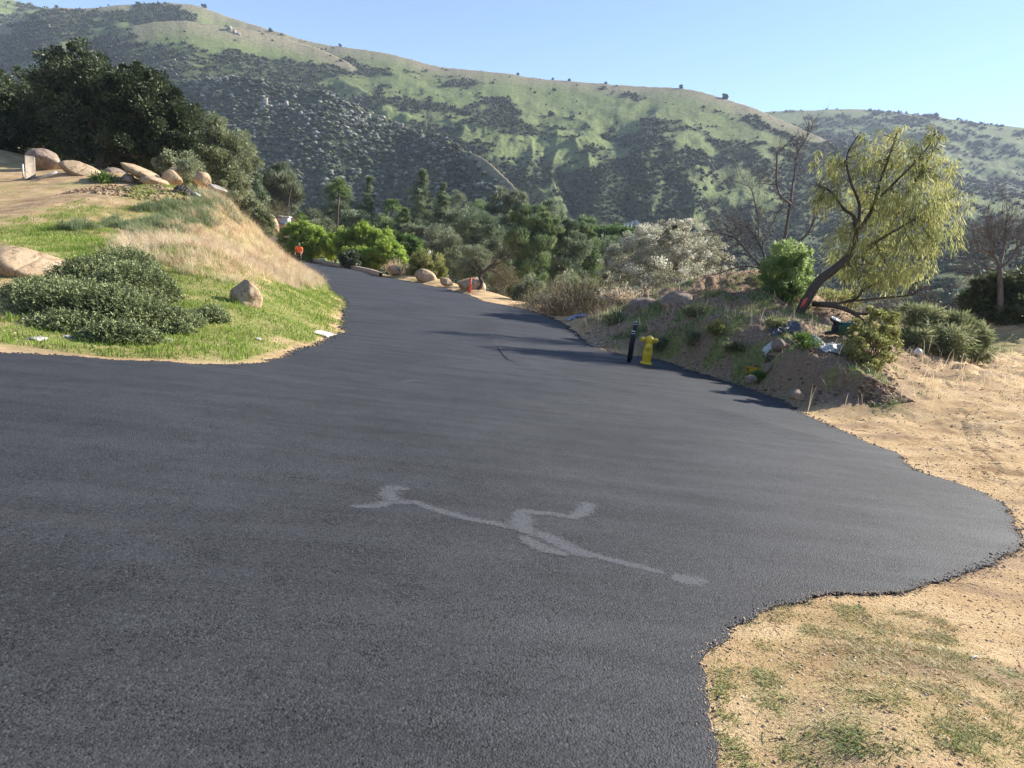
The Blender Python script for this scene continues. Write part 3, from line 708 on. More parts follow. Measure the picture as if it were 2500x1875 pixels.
tree('oak_tree', 'low dark oak scrub behind the rightmost boulders', 'tree', 'oaks on the rise', [E(440, 400, 50, 28, 39), E(470, 430, 40, 20, 39)], 60, 170, .35, .15, .09, M_OLIVE, 15, (455, 440), 39, .1, 6, basez=2.8)

def rock(c, s, seed, mat, name='boulder', rot=0, tilt=0, sub=5, lump=.22, facet=.0, parent=None):
    V, Fc = ico(sub); V = V.copy(); rg = np.random.default_rng(seed)
    o = rg.uniform(0, 50, 3)
    V = V*(1+lump*n3(V*1.1+o, seed, 3)[:, None]+.05*n3(V*5+o, seed+3, 3)[:, None])
    for k in range(16 if lump > .35 else 7):     # broken flats
        n = rdir(rg, 1)[0]; h = rg.uniform(.5, .85) if lump > .35 else rg.uniform(.62, .9); dd = V@n-h; V = V-np.clip(dd, 0, None)[:, None]*n*(.97 if lump > .35 else .85)
    V = V+unit(V)*(.03*n3(V*9+o, seed+5, 4)[:, None]-.035*np.clip(n3(V*3+o*2, seed+8, 4), 0, 1)[:, None])
    V = V*np.asarray(s)
    if tilt: V = V@rotaxis((0, 1, 0), tilt).T
    V = V@rotz(rot).T
    return mesh(name, V+c, Fc, mat, smooth=lump <= .35, loc=c) if parent is None else None
def rockmat(name, a, b, c):
    m, nt, out = newmat(name); p = nt.nodes.new('ShaderNodeTexCoord').outputs['Object']
    n1 = noise(nt, 1.6, 7, .65, p); n2 = noise(nt, 16, 5, .7, p)
    v = N(nt, 'ShaderNodeTexVoronoi', i_Scale=.55); v.feature = 'DISTANCE_TO_EDGE'; wp = mixc(nt, .25, p, N(nt, 'ShaderNodeTexNoise', i_Scale=2.0, i_Detail=4.0).outputs['Color']); L(nt, wp, v.inputs['Vector'])
    cr = ramp(nt, v.outputs['Distance'], [(0, (.6, .55, .5)), (.014, (1, 1, 1))])
    col = ramp(nt, mth(nt, 'ADD', mth(nt, 'MULTIPLY', n1, .7), mth(nt, 'MULTIPLY', n2, .3)), [(.32, a), (.5, b), (.68, c)])
    col = mixc(nt, ramp(nt, noise(nt, 4.5, 6, .7, p), [(.54, (0, 0, 0)), (.64, (.6, .6, .6))]), col, tuple(v*.45 for v in a))
    col = mixc(nt, .75, col, cr, 'MULTIPLY')
    h = mth(nt, 'ADD', mth(nt, 'MULTIPLY', n1, .8), mth(nt, 'ADD', mth(nt, 'MULTIPLY', n2, .25), mth(nt, 'MULTIPLY', ramp(nt, v.outputs['Distance'], [(0, (0, 0, 0)), (.03, (1, 1, 1))]), .3)))
    bsdf(nt, out, col, .9, .2, bump=h, bstr=.7, bdist=.08); return m
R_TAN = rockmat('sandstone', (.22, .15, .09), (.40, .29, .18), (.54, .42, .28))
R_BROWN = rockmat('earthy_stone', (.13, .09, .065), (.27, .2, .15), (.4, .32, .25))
R_GREY = rockmat('grey_stone', (.15, .13, .11), (.3, .27, .23), (.45, .4, .34))
def boulder(cx, cy, w, h, d, seed, label, mat=R_TAN, rot=0, tilt=0, group=None, depth=None, lump=.22, name='boulder', sub=4):
    c = P(cx, cy, d)
    o = rock(c, (pm(w, d)/2*1.0, (depth or pm(w, d)*.38), pm(h, d)/2*1.06), seed, mat, name, rot, tilt, sub, lump); tag(o, label, 'boulder' if name == 'boulder' else 'rock', group); return o
GB = 'boulders along the top of the field'
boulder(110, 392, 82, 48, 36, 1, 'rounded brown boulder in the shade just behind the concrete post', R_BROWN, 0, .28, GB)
boulder(197, 420, 104, 42, 34, 2, 'broad tan boulder lying right of the white pipe', R_TAN, 0, .22, GB)
boulder(343, 421, 104, 28, 33.2, 3, 'long flat tan boulder tilted across the tops of others', R_TAN, 0, .33, GB, lump=.12)
boulder(280, 424, 52, 26, 35, 4, 'low brownish boulder behind the tilted flat one', R_BROWN, 0, 0, GB)
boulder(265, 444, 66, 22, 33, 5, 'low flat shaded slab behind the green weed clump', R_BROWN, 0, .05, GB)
boulder(315, 440, 44, 30, 32.8, 6, 'small squarish boulder propping the tilted flat one', R_BROWN, 0, .3, GB)
boulder(375, 447, 74, 30, 32.5, 7, 'tan boulder lying underneath the low end of the tilted one', R_TAN, 0, .05, GB)
boulder(420, 437, 50, 42, 33.5, 8, 'rounded tan boulder right of the tilted flat one', R_TAN, 0, .3, GB)
boulder(426, 419, 26, 20, 35, 9, 'small tan boulder peeping up behind the rounded one', R_TAN, 0, .2, GB)
boulder(495, 441, 46, 40, 33.5, 10, 'egg-shaped tan boulder alone at the right end of the row', R_TAN, 0, .5, GB)
boulder(398, 461, 34, 12, 32, 16, 'flat dark-sided rock at the foot of the boulder row', R_BROWN, 0, 0, GB)
boulder(530, 459, 50, 12, 33, 17, 'low pale rock ledge where the dry slope begins', R_GREY, 0, .25, GB)
boulder(70, 652, 215, 96, 14.6, 18, 'large smooth sand-coloured boulder beside the juniper', R_TAN, 0, .06, None, depth=.9, lump=.12)
boulder(597, 728, 94, 92, 14.2, 47, 'blocky tan boulder sitting alone in the bright green grass', R_TAN, .3, .12, None, depth=.40, lump=.42)
boulder(664, 553, 32, 60, 33, 20, 'upright tan boulder on the crest of the dry grass slope', R_TAN, 0, -.3, None)
GR = 'boulders on the right bank'
boulder(1652, 742, 92, 62, 19.6, 21, 'rounded grey-brown boulder capping the bank behind the hydrant', R_BROWN, 0, 0, GR, lump=.12)
boulder(1572, 766, 90, 72, 20.3, 22, 'pale flat-topped boulder half buried left of the rounded one', R_BROWN, 0, -.15, GR, lump=.25)
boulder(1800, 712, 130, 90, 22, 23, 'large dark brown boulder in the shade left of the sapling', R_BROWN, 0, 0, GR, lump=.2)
boulder(1822, 785, 42, 24, 17.5, 24, 'grey weathered rock in the grass above the bank', R_GREY, 0, 0, GR)
boulder(1900, 842, 34, 30, 14.6, 25, 'pointed reddish rock beside the stump', R_BROWN, 0, .4, GR)
boulder(1945, 966, 60, 30, 11.7, 26, 'jagged grey rock lying at the foot of the cut bank', R_BROWN, .5, .1, GR, lump=.4)
boulder(1830, 926, 36, 20, 13.2, 27, 'small brown rock at the road edge below the yellow crate', R_BROWN, 0, 0, GR)
boulder(1875, 898, 26, 26, 13.9, 28, 'brown rock leaning right beside the yellow crate', R_BROWN, 0, -.5, GR)
boulder(2122, 966, 20, 10, 11.6, 29, 'small tan stone left of its twin under the sprawling shrub', R_TAN, 0, -.3, GR)
boulder(2136, 961, 10, 10, 11.7, 30, 'tiny pinkish stone right of its twin under the sprawling shrub', R_TAN, 0, 0, GR)
boulder(2254, 966, 13, 10, 11.6, 31, 'lone dark round stone on the open sand', R_BROWN, 0, 0, None)
boulder(963, 660, 34, 22, 46.5, 32, 'tan rock at the road edge just past the end of the kerb', R_TAN, 0, 0, 'rocks on the far verge')
boulder(1040, 676, 54, 34, 43.5, 33, 'pointed tan rock on the far verge below the brown bush', R_TAN, 0, .2, 'rocks on the far verge')
boulder(1090, 689, 34, 20, 41, 34, 'low tan rock between the pointed rock and the orange post', R_TAN, 0, .1, 'rocks on the far verge')
boulder(1150, 697, 74, 42, 38.5, 35, 'large rounded tan rock directly behind the orange post', R_TAN, 0, .1, 'rocks on the far verge')

# ------------------------------------------------------------------ trees and palms down in the valley
def conifer(label, px, top, bot, w, d, seed, mat=M_CON, group='conifers in the valley', lean=0, dens=1.0, power=.75, name='pine_tree', Lg=.34):
    rg = np.random.default_rng(seed); tp = P(px, top, d); bt = P(px-(bot-top)*.05, bot, d); x, y = bt[0], bt[1]
    axis_b = np.array([tp[0], tp[1], bt[2]]); H = tp[2]-axis_b[2]; gz = vground(tp[0], tp[1]); Rm = pm(w, d)/2*1.22
    root = empty(name, (tp[0], tp[1], gz), label, 'tree', group)
    K = int(170*dens); t = rg.random(K)**.72; t = np.sort(t)
    whorl = np.round(t*13)/13*.35+t*.65
    prof = (t**power)*(1.15-.3*t)*Rm*rg.uniform(.45, 1.25, K)
    az = rg.random(K)*2*math.pi
    f = rg.random(K)**.5
    cen = np.stack([tp[0]+np.cos(az)*prof*f, tp[1]+np.sin(az)*prof*f, tp[2]-whorl*H-(.12*prof)*f*0+.10*prof*f], 1)
    cen = np.concatenate([cen, tp+np.c_[rg.normal(0, .12, (8, 2)), -rg.random(8)*H*.06]])
    r = np.concatenate([np.clip(.22*Rm*(.5+.9*t), .2, 9), np.full(8, .18*Rm)])
    idx = np.repeat(np.arange(len(cen)), int(80)); n = len(idx); v = rdir(rg, n)
    c = cen[idx]+v*r[idx][:, None]*rg.random((n, 1))**.5*np.array([1, 1, .62])
    ax = c-np.array([tp[0], tp[1], 0]); ax[:, 2] = 0
    V, Fc = leaves(c, unit(ax)*.6+np.array([0, 0, .75])+rdir(rg, n)*.7, Lg*rg.uniform(.6, 1.3, n), Lg*.3, rg)
    ct = np.clip(.45+rg.normal(0, .2, len(cen)), 0, 1); MB().add(V, Fc, np.repeat(np.clip(ct[idx]+rg.normal(0, .12, n), 0, 1), 4)).build('crown', mat, root)
    mt = MB(); Vt, Ft = tube(wander((tp[0], tp[1], gz-.5), tp-np.array([0, 0, .2]), 9, .12, rg), np.linspace(.26, .04, 9), 7); mt.add(Vt, Ft)
    for i in rg.choice(K, 30, replace=False):
        p0 = np.array([tp[0], tp[1], cen[i][2]-.2*prof[i]]); Vt, Ft = tube(np.array([p0, (p0+cen[i])/2+[0, 0, -.05], cen[i]]), [.07, .05, .02], 4, False); mt.add(Vt, Ft)
    mt.build('trunk', BARK, root, smooth=True); return root
conifer('dark conifer at the foot of the dry slope, left of the feathery pine', 626, 428, 535, 72, 72, 41)
conifer('broad bushy pine standing right behind the tall palm', 828, 438, 585, 98, 96, 42, M_CON, dens=1.6, power=.5)
conifer('narrow pine with bare gaps, next right of the tall palm', 903, 434, 575, 66, 98, 43, M_CON, dens=.75, power=1.1)
conifer('tallest dark pine rising above the lime green trees', 1033, 418, 600, 82, 100, 44, M_CON, dens=1.5, power=.7)
conifer('slim pine just right of the tallest one', 1084, 450, 600, 62, 102, 45, M_CON, dens=1.0, power=.75)
conifer('short pine between the low palm and the tallest pine', 990, 512, 600, 60, 88, 46, M_PINE2, dens=.8)
tree('feathery_pine_tree', 'feathery rounded pine beyond the dry slope, above the house chimney', 'tree', 'trees in the valley', [E(690, 450, 42, 38, 78), E(662, 450, 30, 32, 78), E(712, 478, 32, 30, 78), E(660, 500, 34, 26, 78), E(690, 425, 22, 20, 78), E(690, 515, 34, 20, 78)], 150, 130, .3, .5, .09, M_GREY, 51, (690, 520), 78, .2, 10, up=1.1, outw=.5)
tree('umbrella_pine_tree', 'dark spreading pine with a flat bushy crown right of the slim pine', 'tree', 'trees in the valley', [E(1150, 540, 62, 28, 80), E(1120, 575, 50, 26, 80), E(1190, 575, 42, 28, 80), E(1165, 610, 46, 20, 80)], 150, 150, .3, .36, .08, M_PINE, 52, (1140, 640), 80, .2, 12, up=.5, flat=.5)
tree('pine_tree', 'tall plume-shaped pine in the middle of the valley trees', 'tree', 'trees in the valley', [E(1300, 545, 42, 42, 70), E(1340, 560, 34, 34, 70), E(1275, 590, 44, 44, 69), E(1320, 620, 52, 50, 69), E(1290, 680, 44, 46, 68), E(1265, 530, 24, 20, 70)], 260, 150, .24, .42, .08, M_PINE2, 53, (1290, 720), 69, .25, 12, up=1.2, outw=.6)
tree('pine_tree', 'pine with hanging grey-green tufts right of the plume-shaped one', 'tree', 'trees in the valley', [E(1385, 560, 30, 22, 72), E(1395, 610, 46, 40, 72), E(1380, 665, 50, 44, 71)], 150, 140, .26, .36, .08, M_PINE, 54, (1385, 700), 71, .2, 8, up=.5)
tree('pine_tree', 'lighter conical pine nearest the white blossoming shrub', 'tree', 'trees in the valley', [E(1432, 570, 22, 26, 75), E(1436, 610, 32, 36, 75), E(1440, 660, 38, 36, 75)], 120, 130, .28, .36, .08, M_PINE2, 55, (1435, 700), 75, .2, 8, up=1.0)
tree('feathery_tree', 'tall pale feathery tree behind the plume-shaped pine', 'tree', 'trees in the valley', [E(1225, 500, 34, 40, 100), E(1260, 500, 30, 30, 100), E(1200, 540, 34, 30, 100)], 100, 120, .3, .5, .1, M_GREY, 56, (1230, 600), 100, .2, 8, up=1.0)
tree('acacia_tree', 'soft grey-green bushy tree in front of the slim pine', 'tree', 'trees in the valley', [E(1082, 585, 46, 34, 66), E(1060, 620, 44, 32, 66), E(1105, 625, 44, 34, 66), E(1080, 655, 52, 22, 66)], 150, 130, .26, .3, .06, M_GREY, 57, (1080, 690), 66, .15, 10, up=.8)
tree('acacia_tree', 'small grey-green bush behind the twisted bare tree', 'tree', 'trees in the valley', [E(1160, 630, 32, 30, 56), E(1140, 660, 34, 26, 56), E(1175, 672, 26, 24, 56)], 100, 120, .28, .24, .06, M_GREY, 58, (1155, 700), 56, .12, 8, up=.6)
tree('pine_tree', 'dark bushy pine filling the gap left of the plume-shaped pine', 'tree', 'trees in the valley', [E(1215, 600, 36, 40, 84), E(1205, 650, 34, 30, 84), E(1240, 640, 30, 36, 84)], 110, 130, .3, .36, .09, M_PINE, 59, (1215, 690), 84, .2, 8, up=.8)
tree('broadleaf_tree', 'bright green round tree below the white fence', 'tree', 'trees in the valley', [E(1510, 572, 32, 22, 120), E(1475, 575, 26, 22, 120), E(1540, 580, 24, 18, 120)], 80, 110, .32, .45, .2, M_MID, 60, (1510, 610), 120, .2, 6)
tree('broadleaf_tree', 'green tree beyond the lighter conical pine', 'tree', 'trees in the valley', [E(1435, 548, 34, 14, 130), E(1400, 560, 30, 20, 130)], 70, 110, .32, .5, .2, M_PINE2, 61, (1430, 600), 130, .2, 6)
tree('broadleaf_tree', 'dark low tree crowded against the dry slope below the feathery pine', 'tree', 'trees in the valley', [E(590, 480, 40, 20, 68), E(610, 505, 30, 18, 68), E(565, 480, 30, 16, 66)], 80, 130, .32, .26, .12, M_OLIVE, 62, (590, 510), 68, .15, 6, basez=-2)
tree('bare_valley_tree', 'leafless grey tree in front of the feathery pine', 'tree', 'trees in the valley', [E(672, 512, 26, 20, 70)], 30, 26, .35, .5, .03, M_WIRY, 63, (672, 540), 70, .1, 10, PALEBARK, .3, up=.9)
G_L = 'pepper trees behind the kerb'
kw = dict(droop=.9, outw=.55)
tree('pepper_tree', 'lime green drooping pepper tree behind the worker in orange', 'tree', G_L, [E(715, 580, 32, 38, 61), E(745, 568, 30, 30, 61), E(775, 590, 38, 36, 60), E(735, 615, 40, 28, 60), E(810, 600, 26, 34, 60)], 230, 170, .25, .30, .07, M_LIME, 64, (760, 640), 60.5, .15, 10, basez=-1.2, **kw)
tree('pepper_tree', 'middle lime green pepper tree overhanging the kerb', 'tree', G_L, [E(850, 590, 32, 34, 58), E(890, 572, 34, 30, 58), E(930, 590, 32, 34, 58), E(870, 625, 44, 26, 57), E(920, 632, 42, 24, 56)], 230, 170, .25, .30, .07, M_LIME, 65, (890, 660), 57.5, .15, 10, basez=-1.3, **kw)
tree('pepper_tree', 'smaller yellowish pepper tree at the right end of the kerb', 'tree', G_L, [E(955, 610, 24, 30, 56), E(968, 635, 20, 22, 55), E(935, 610, 18, 24, 55)], 110, 150, .3, .30, .07, M_LIME, 66, (955, 660), 55.5, .12, 8, basez=-1.8, **kw)
tree('pepper_tree', 'fresh green pepper tree right of the lime green row', 'tree', G_L, [E(1000, 600, 32, 24, 60), E(980, 590, 22, 18, 60), E(1020, 625, 24, 24, 60), E(990, 640, 24, 22, 58)], 120, 150, .3, .30, .08, M_MID, 67, (1000, 650), 60, .12, 8, **kw)
tree('broadleaf_tree', 'dark shaded bush hanging over the kerb in the pepper tree row', 'tree', G_L, [E(858, 636, 26, 22, 54)], 50, 150, .4, .26, .07, M_OAK, 68, (858, 660), 54, .08, 5, basez=-1.2, **kw)
def bush(label, ells, K, n, rf, Lg, W, mat, seed, d, base, name='shrub', cat='shrub', group=None, basez=None, r=.03, ns=9, **kw):
    return tree(name, label, cat, group, ells, K, n, rf, Lg, W, mat, seed, base, d, r, ns, basez=basez, fork=.15, **kw)
bush('brownish-green bush on the far verge behind the pointed tan rock', [E(1045, 640, 38, 26, 47), E(1020, 655, 26, 20, 47), E(1070, 660, 24, 18, 46)], 80, 140, .35, .16, .07, M_YEL, 69, 47, (1045, 680), basez=-1.5)
bush('low dark olive bush between the kerb end and the pointed tan rock', [E(1005, 668, 20, 14, 49), E(985, 660, 16, 14, 50)], 40, 120, .4, .16, .07, M_OLIVE, 70, 49, (1005, 684), basez=-1.6)
bush('dark leafy bush on the crest beside the upright boulder', [E(645, 545, 18, 24, 32), E(632, 525, 14, 12, 32), E(650, 568, 12, 12, 32)], 60, 130, .35, .16, .05, M_OLIVE, 71, 32, (645, 585))
bush('grey-brown thicket on the dry verge around the twisted bare tree', [E(1235, 690, 38, 36, 41), E(1210, 655, 30, 26, 42), E(1265, 710, 26, 26, 40)], 90, 90, .3, .14, .035, M_WIRY, 72, 41, (1230, 720), basez=-2.2)
bush('green-grey weeds between the plume-shaped pine and the road', [E(1300, 705, 26, 30, 36), E(1270, 720, 20, 18, 36)], 50, 110, .35, .2, .04, M_GREY, 73, 36, (1290, 735), basez=-2)
for i, (x_, y_, w_, h_, d_, mt_, lab_) in enumerate([(760, 545, 34, 30, 84, M_GREY, 'grey-green tree just right of the house chimney, behind the lime row'), (868, 545, 36, 30, 92, M_PINE, 'dark bushy tree between the tall palm and the narrow gappy pine'), (938, 560, 34, 28, 90, M_PINE2, 'green tree crown under the shorter palm'),
        (1070, 530, 34, 40, 108, M_PINE, 'dark tree crown packed behind the slim pine'), (1118, 505, 34, 34, 112, M_GREY, 'pale tree top rising left of the spreading pine'), (1180, 520, 34, 30, 112, M_PINE2, 'green tree top directly behind the spreading pine'), (1350, 520, 30, 32, 96, M_PINE, 'dark tree top behind the right shoulder of the plume-shaped pine'),
        (1475, 625, 34, 44, 84, M_PINE, 'dark tree directly left of the blossoming shrub'), (1240, 560, 34, 34, 92, M_PINE, 'dark tree crown filling in left of the plume-shaped pine top'), (1010, 575, 30, 26, 80, M_GREY, 'grey-green tree between the short pine and the fresh green pepper tree'), (1500, 610, 40, 30, 110, M_PINE2, 'green tree under the bright round tree below the white fence'), (800, 560, 26, 22, 86, M_OLIVE, 'small olive tree left of the tall palm trunk'), (1410, 700, 50, 24, 58, M_OLIVE, 'low olive scrub tree between the hanging-tuft pine and the broom shrub')]):
    tree('valley_tree', lab_, 'tree', 'trees in the valley', [E(x_, y_, w_, h_, d_), E(x_-w_*.55, y_+h_*.6, w_*.7, h_*.7, d_), E(x_+w_*.55, y_+h_*.65, w_*.7, h_*.7, d_+1), E(x_, y_+h_*1.2, w_*1.1, h_*.6, d_)], 120, 120, .3, .34, .1, mt_, 700+i, (x_, y_+60), d_, .18, 8, up=.7)
# filler wood further down the valley: one mass
rg = np.random.default_rng(99); mb = MB()
for i in range(150):
    px = rg.uniform(520, 2520); dd = rg.uniform(130, 235); q = P(px, 600, dd); g = float(hz(np.array([q[0]]), np.array([q[1]]))[0]); h = rg.uniform(3, 9) if px < 1900 else rg.uniform(2, 5); w = rg.uniform(2, 5)
    V, Fc, t, _ = crown([(np.array([q[0], q[1], g+h*.55]), np.array([w, w, h*.55]))], 26, 60, .34, .6, .35, rg, up=.3); mb.add(V, Fc, np.clip(t+rg.normal(0, .15), 0, 1))
tag(mb.build('valley_woodland', M_PINE), 'far wooded valley floor of dark green treetops', 'woodland', kind='stuff')
def palm(label, px, top, bot, w, d, seed, skirt=0, name='palm_tree', n=34, group='palms in the valley'):
    rg = np.random.default_rng(seed); tp = P(px, top+w*.35, d); gz = vground(tp[0], tp[1]); root = empty(name, (tp[0], tp[1], gz), label, 'palm tree', group)
    Vt, Ft = tube(wander((tp[0]-.2, tp[1], gz-.5), tp, 9, .12, rg), np.linspace(.17, .12, 9), 8); MB().add(Vt, Ft).build('trunk', BARK, root, smooth=True)
    mb = MB(); Rr = pm(w, d)/2
    for i in range(n):
        az = rg.random()*2*math.pi; el = rg.uniform(-.7, 1.3); l = Rr*rg.uniform(.85, 1.15); u = np.array([math.cos(az)*math.cos(el), math.sin(az)*math.cos(el), math.sin(el)])
        t = np.linspace(0, 1, 7)[:, None]; pts = tp+u*l*t+np.array([0, 0, -1])*t**2*l*.45
        side = unit(np.cross(u, [0, 0, 1.]))
        c = np.repeat(pts[2:], 8, 0); dd = np.concatenate([np.stack([side*s*1.0+u*.7+np.array([0, 0, rg.normal(0, .3)]) for s in (-1, 1)]*4) for _ in pts[2:]]); V, Fc = leaves(c+rg.normal(0, .03, c.shape), dd+rg.normal(0, .25, dd.shape), l*.34, l*.06, rg); mb.add(V, Fc, rg.uniform(.3, .9))
    mb.build('fronds', M_MID, root); return root
palm('tall palm on a thin bare trunk above the lime green trees', 829, 437, 580, 44, 84, 81)
palm('shorter palm standing against the dark spur, right of the tall one', 960, 487, 580, 46, 92, 82)
palm('low young palm beside the upright boulder on the crest', 655, 520, 545, 28, 60, 83, n=26)
palm('low palm crown right of the house chimney', 735, 520, 560, 34, 68, 84, n=26)
# ------------------------------------------------------------------ shrubs and bare trees on the right
bush('wide grey shrub covered in pale blossom behind the hydrant bank', [E(1620, 610, 95, 68, 27), E(1560, 630, 80, 62, 27), E(1690, 610, 80, 66, 27), E(1640, 680, 140, 52, 26), E(1500, 660, 40, 52, 28), E(1740, 650, 50, 60, 27), E(1660, 565, 50, 28, 27)],
     620, 105, .15, .08, .036, M_PALE, 101, 27, (1630, 740), 'blossoming_shrub', basez=-1.2, ns=26, r=.035)
rg = np.random.default_rng(5)
def wiry(name, label, cx, by, w, h, d, n, mat, seed, lmat=None, nl=6, rr0=.008, cat='shrub', basez=None, group=None, fan=.9):
    rg = np.random.default_rng(seed); b = P(cx, by, d); gz = float(zg(b[0], b[1])) if basez is None else basez; root = empty(name, (b[0], b[1], gz), label, cat, group)
    H = pm(h, d); Wd = pm(w, d)/2; mb = MB(); lv = MB(); top = P(cx, by, d)[2]
    for i in range(n):
        a = rg.random()*2*math.pi; q = rg.random()**.5*Wd*.75; s = np.array([b[0]+q*math.cos(a), b[1]+q*math.sin(a)*.8, min(gz, top)]); l = (top-s[2])+H*rg.uniform(.5, 1.05)*(1-.35*(q/Wd)**2)
        dr = unit(np.array([math.cos(a)*q/Wd*fan+rg.normal(0, .22), math.sin(a)*q/Wd*fan+rg.normal(0, .22), 1.])); pts = [s]
        for k in range(5): dr = unit(dr+rg.normal(0, .13, 3)); pts.append(pts[-1]+dr*l/5)
        pts = np.array(pts); V, Fs = tube(pts, np.linspace(rr0*1.4, rr0*.6, 6), 3, False); mb.add(V, Fs, rg.uniform(.1, .9))
        if lmat is not None:
            c = pts[rg.integers(2, 6, nl*2)]+rg.normal(0, .09, (nl*2, 3)); V, Fc = leaves(c, dr+rg.normal(0, .5, c.shape), .16, .022, rg); lv.add(V, Fc, rg.uniform(.2, .9))
    mb.build('stems', mat, root)
    if lmat is not None: lv.build('leaves', lmat, root)
    return root
M_STEM = leafmat('dry_stem', [(0, (.09, .065, .05)), (.5, (.2, .155, .12)), (1, (.42, .34, .26))], .05, .8)
wiry('broom_shrub', 'wiry olive-brown broom shrub at the road edge left of the blossoming one', 1420, 775, 150, 105, 29, 520, M_STEM, 110, M_WIRY, 9, basez=-1.4, rr0=.010)
wiry('broom_shrub', 'lower wiry shrub between the pines and the larger broom shrub', 1340, 760, 80, 62, 31, 260, M_STEM, 111, M_WIRY, 8, basez=-1.5, rr0=.010)
wiry('dry_brush', 'tangle of bare pinkish stems in front of the dark boulder', 1745, 785, 150, 105, 20, 420, M_STEM, 112, None, rr0=.006, cat='dry brush', fan=1.6)
wiry('dry_brush', 'fringe of dry straw stems under the blossoming shrub', 1560, 750, 200, 50, 24, 420, M_STEM, 113, M_STRAW, 4, rr0=.006, cat='dry brush', fan=1.4)
wiry('dry_brush', 'pale brush far behind the fallen pepper limbs', 2240, 770, 280, 60, 30, 360, M_STEM, 114, M_WIRY, 3, rr0=.009, cat='dry brush', fan=1.5)
wiry('dry_brush', 'brown dead stems beside the orange post', 1105, 716, 50, 24, 40, 140, M_STEM, 115, None, rr0=.008, cat='dry brush', fan=1.8)
wiry('dry_brush', 'straw-coloured tuft above the end of the kerb', 972, 660, 40, 28, 47.5, 160, M_STRAW, 116, M_STRAW, 3, rr0=.010, cat='dry brush', fan=1.4)

def limbs(mb, polys, d, sides=8, dz=None):
    """main limbs: lists of (px, py, width px[, extra depth])"""
    out = []
    for pl in polys:
        pts = np.array([P(p[0], p[1], d+(p[3] if len(p) > 3 else 0)) for p in pl]); r = np.array([pm(p[2], d)/2 for p in pl])
        n = len(pts); t = np.linspace(0, n-1, (n-1)*4+1); i = np.minimum(t.astype(int), n-2); f = (t-i)[:, None]
        # Catmull-Rom through the given points
        pp = np.concatenate([[2*pts[0]-pts[1]], pts, [2*pts[-1]-pts[-2]]]); a, b, c, e = pp[i], pp[i+1], pp[i+2], pp[i+3]
        q = .5*((2*b)+(-a+c)*f+(2*a-5*b+4*c-e)*f**2+(-a+3*b-3*c+e)*f**3)
        V, Fs = tube(q, np.interp(t, range(n), r), sides); mb.add(V, Fs); out.append(q)
    return out
def limbed(name, label, cat, px, py, d, polys, tw, mat, seed, group=None, r=.012, lv=2, Lg=1.0, up=.35):
    rg = np.random.default_rng(seed); b = P(px, py, d); root = empty(name, b, label, cat, group); mb = MB(); qs = limbs(mb, polys, d); mb.build('trunk', mat, root, smooth=True)
    tb = MB()
    for q, k in zip(qs, tw):
        if k: twigs(tb, q, k, Lg, r, lv, rg, up)
    if tb.n: tb.build('twigs', mat, root)
    return root, qs
DEADB = barkmat('dead_bark', (.075, .062, .056), (.24, .2, .18))
limbed('dead_tree', 'tall bare dead tree with two upright forks rising above the sapling', 'tree', 1912, 745, 21.5,
       [[(1915, 745, 12.5), (1912, 660, 10.1), (1914, 600, 8.6, .1), (1924, 530, 7.8), (1930, 498, 7.0)],
        [(1930, 498, 6.2), (1906, 478, 5.5, -.2), (1896, 445, 4.7), (1897, 390, 3.9), (1900, 372, 3.1), (1925, 350, 2.0), (1942, 330, 1.2)],
        [(1930, 498, 6.2), (1936, 450, 5.5, .2), (1943, 400, 3.9), (1950, 370, 3.1), (1970, 335, 2.3), (1985, 305, 1.2)],
        [(1950, 375, 2.3), (1945, 360, 1.6), (1937, 352, 0.8)],
        [(1915, 600, 6.2), (1965, 578, 6.2, .3), (1990, 530, 5.5), (2002, 480, 3.9), (2012, 455, 2.3)],
        [(2002, 480, 3.9), (2030, 470, 3.1, .3), (2045, 490, 2.3)], [(1897, 450, 2.3), (1870, 449, 1.6), (1850, 447, 0.8)]],
       [5, 18, 22, 6, 12, 6, 6], DEADB, 121, 'dead trees on the bank', r=.008, Lg=.62, up=.5)
limbed('dead_tree', 'low spreading dead tree leaning left over the dark boulder', 'tree', 1908, 770, 20.5,
       [[(1908, 765, 12.5), (1895, 735, 10.9), (1872, 680, 9.4), (1862, 655, 8.6)],
        [(1862, 655, 7.0), (1830, 620, 5.5, -.2), (1798, 585, 4.7), (1770, 572, 3.1), (1720, 562, 1.6)],
        [(1862, 655, 7.0), (1866, 625, 6.2, .2), (1850, 590, 4.7), (1830, 560, 3.9), (1800, 545, 2.3), (1785, 530, 1.6)],
        [(1864, 620, 5.5), (1862, 600, 4.7), (1880, 560, 3.1, .2), (1898, 520, 2.3), (1915, 505, 1.6)],
        [(1850, 590, 3.9), (1852, 540, 3.1), (1842, 490, 3.1), (1833, 460, 2.3), (1815, 450, 1.6), (1797, 446, 0.8)],
        [(1862, 655, 4.7), (1830, 650, 3.9, -.3), (1790, 655, 3.1), (1750, 670, 1.6)], [(1840, 630, 3.9), (1800, 618, 3.1, .2), (1760, 640, 1.6)]],
       [3, 26, 22, 14, 18, 20, 16], DEADB, 122, 'dead trees on the bank', r=.008, Lg=1.05, up=.25)
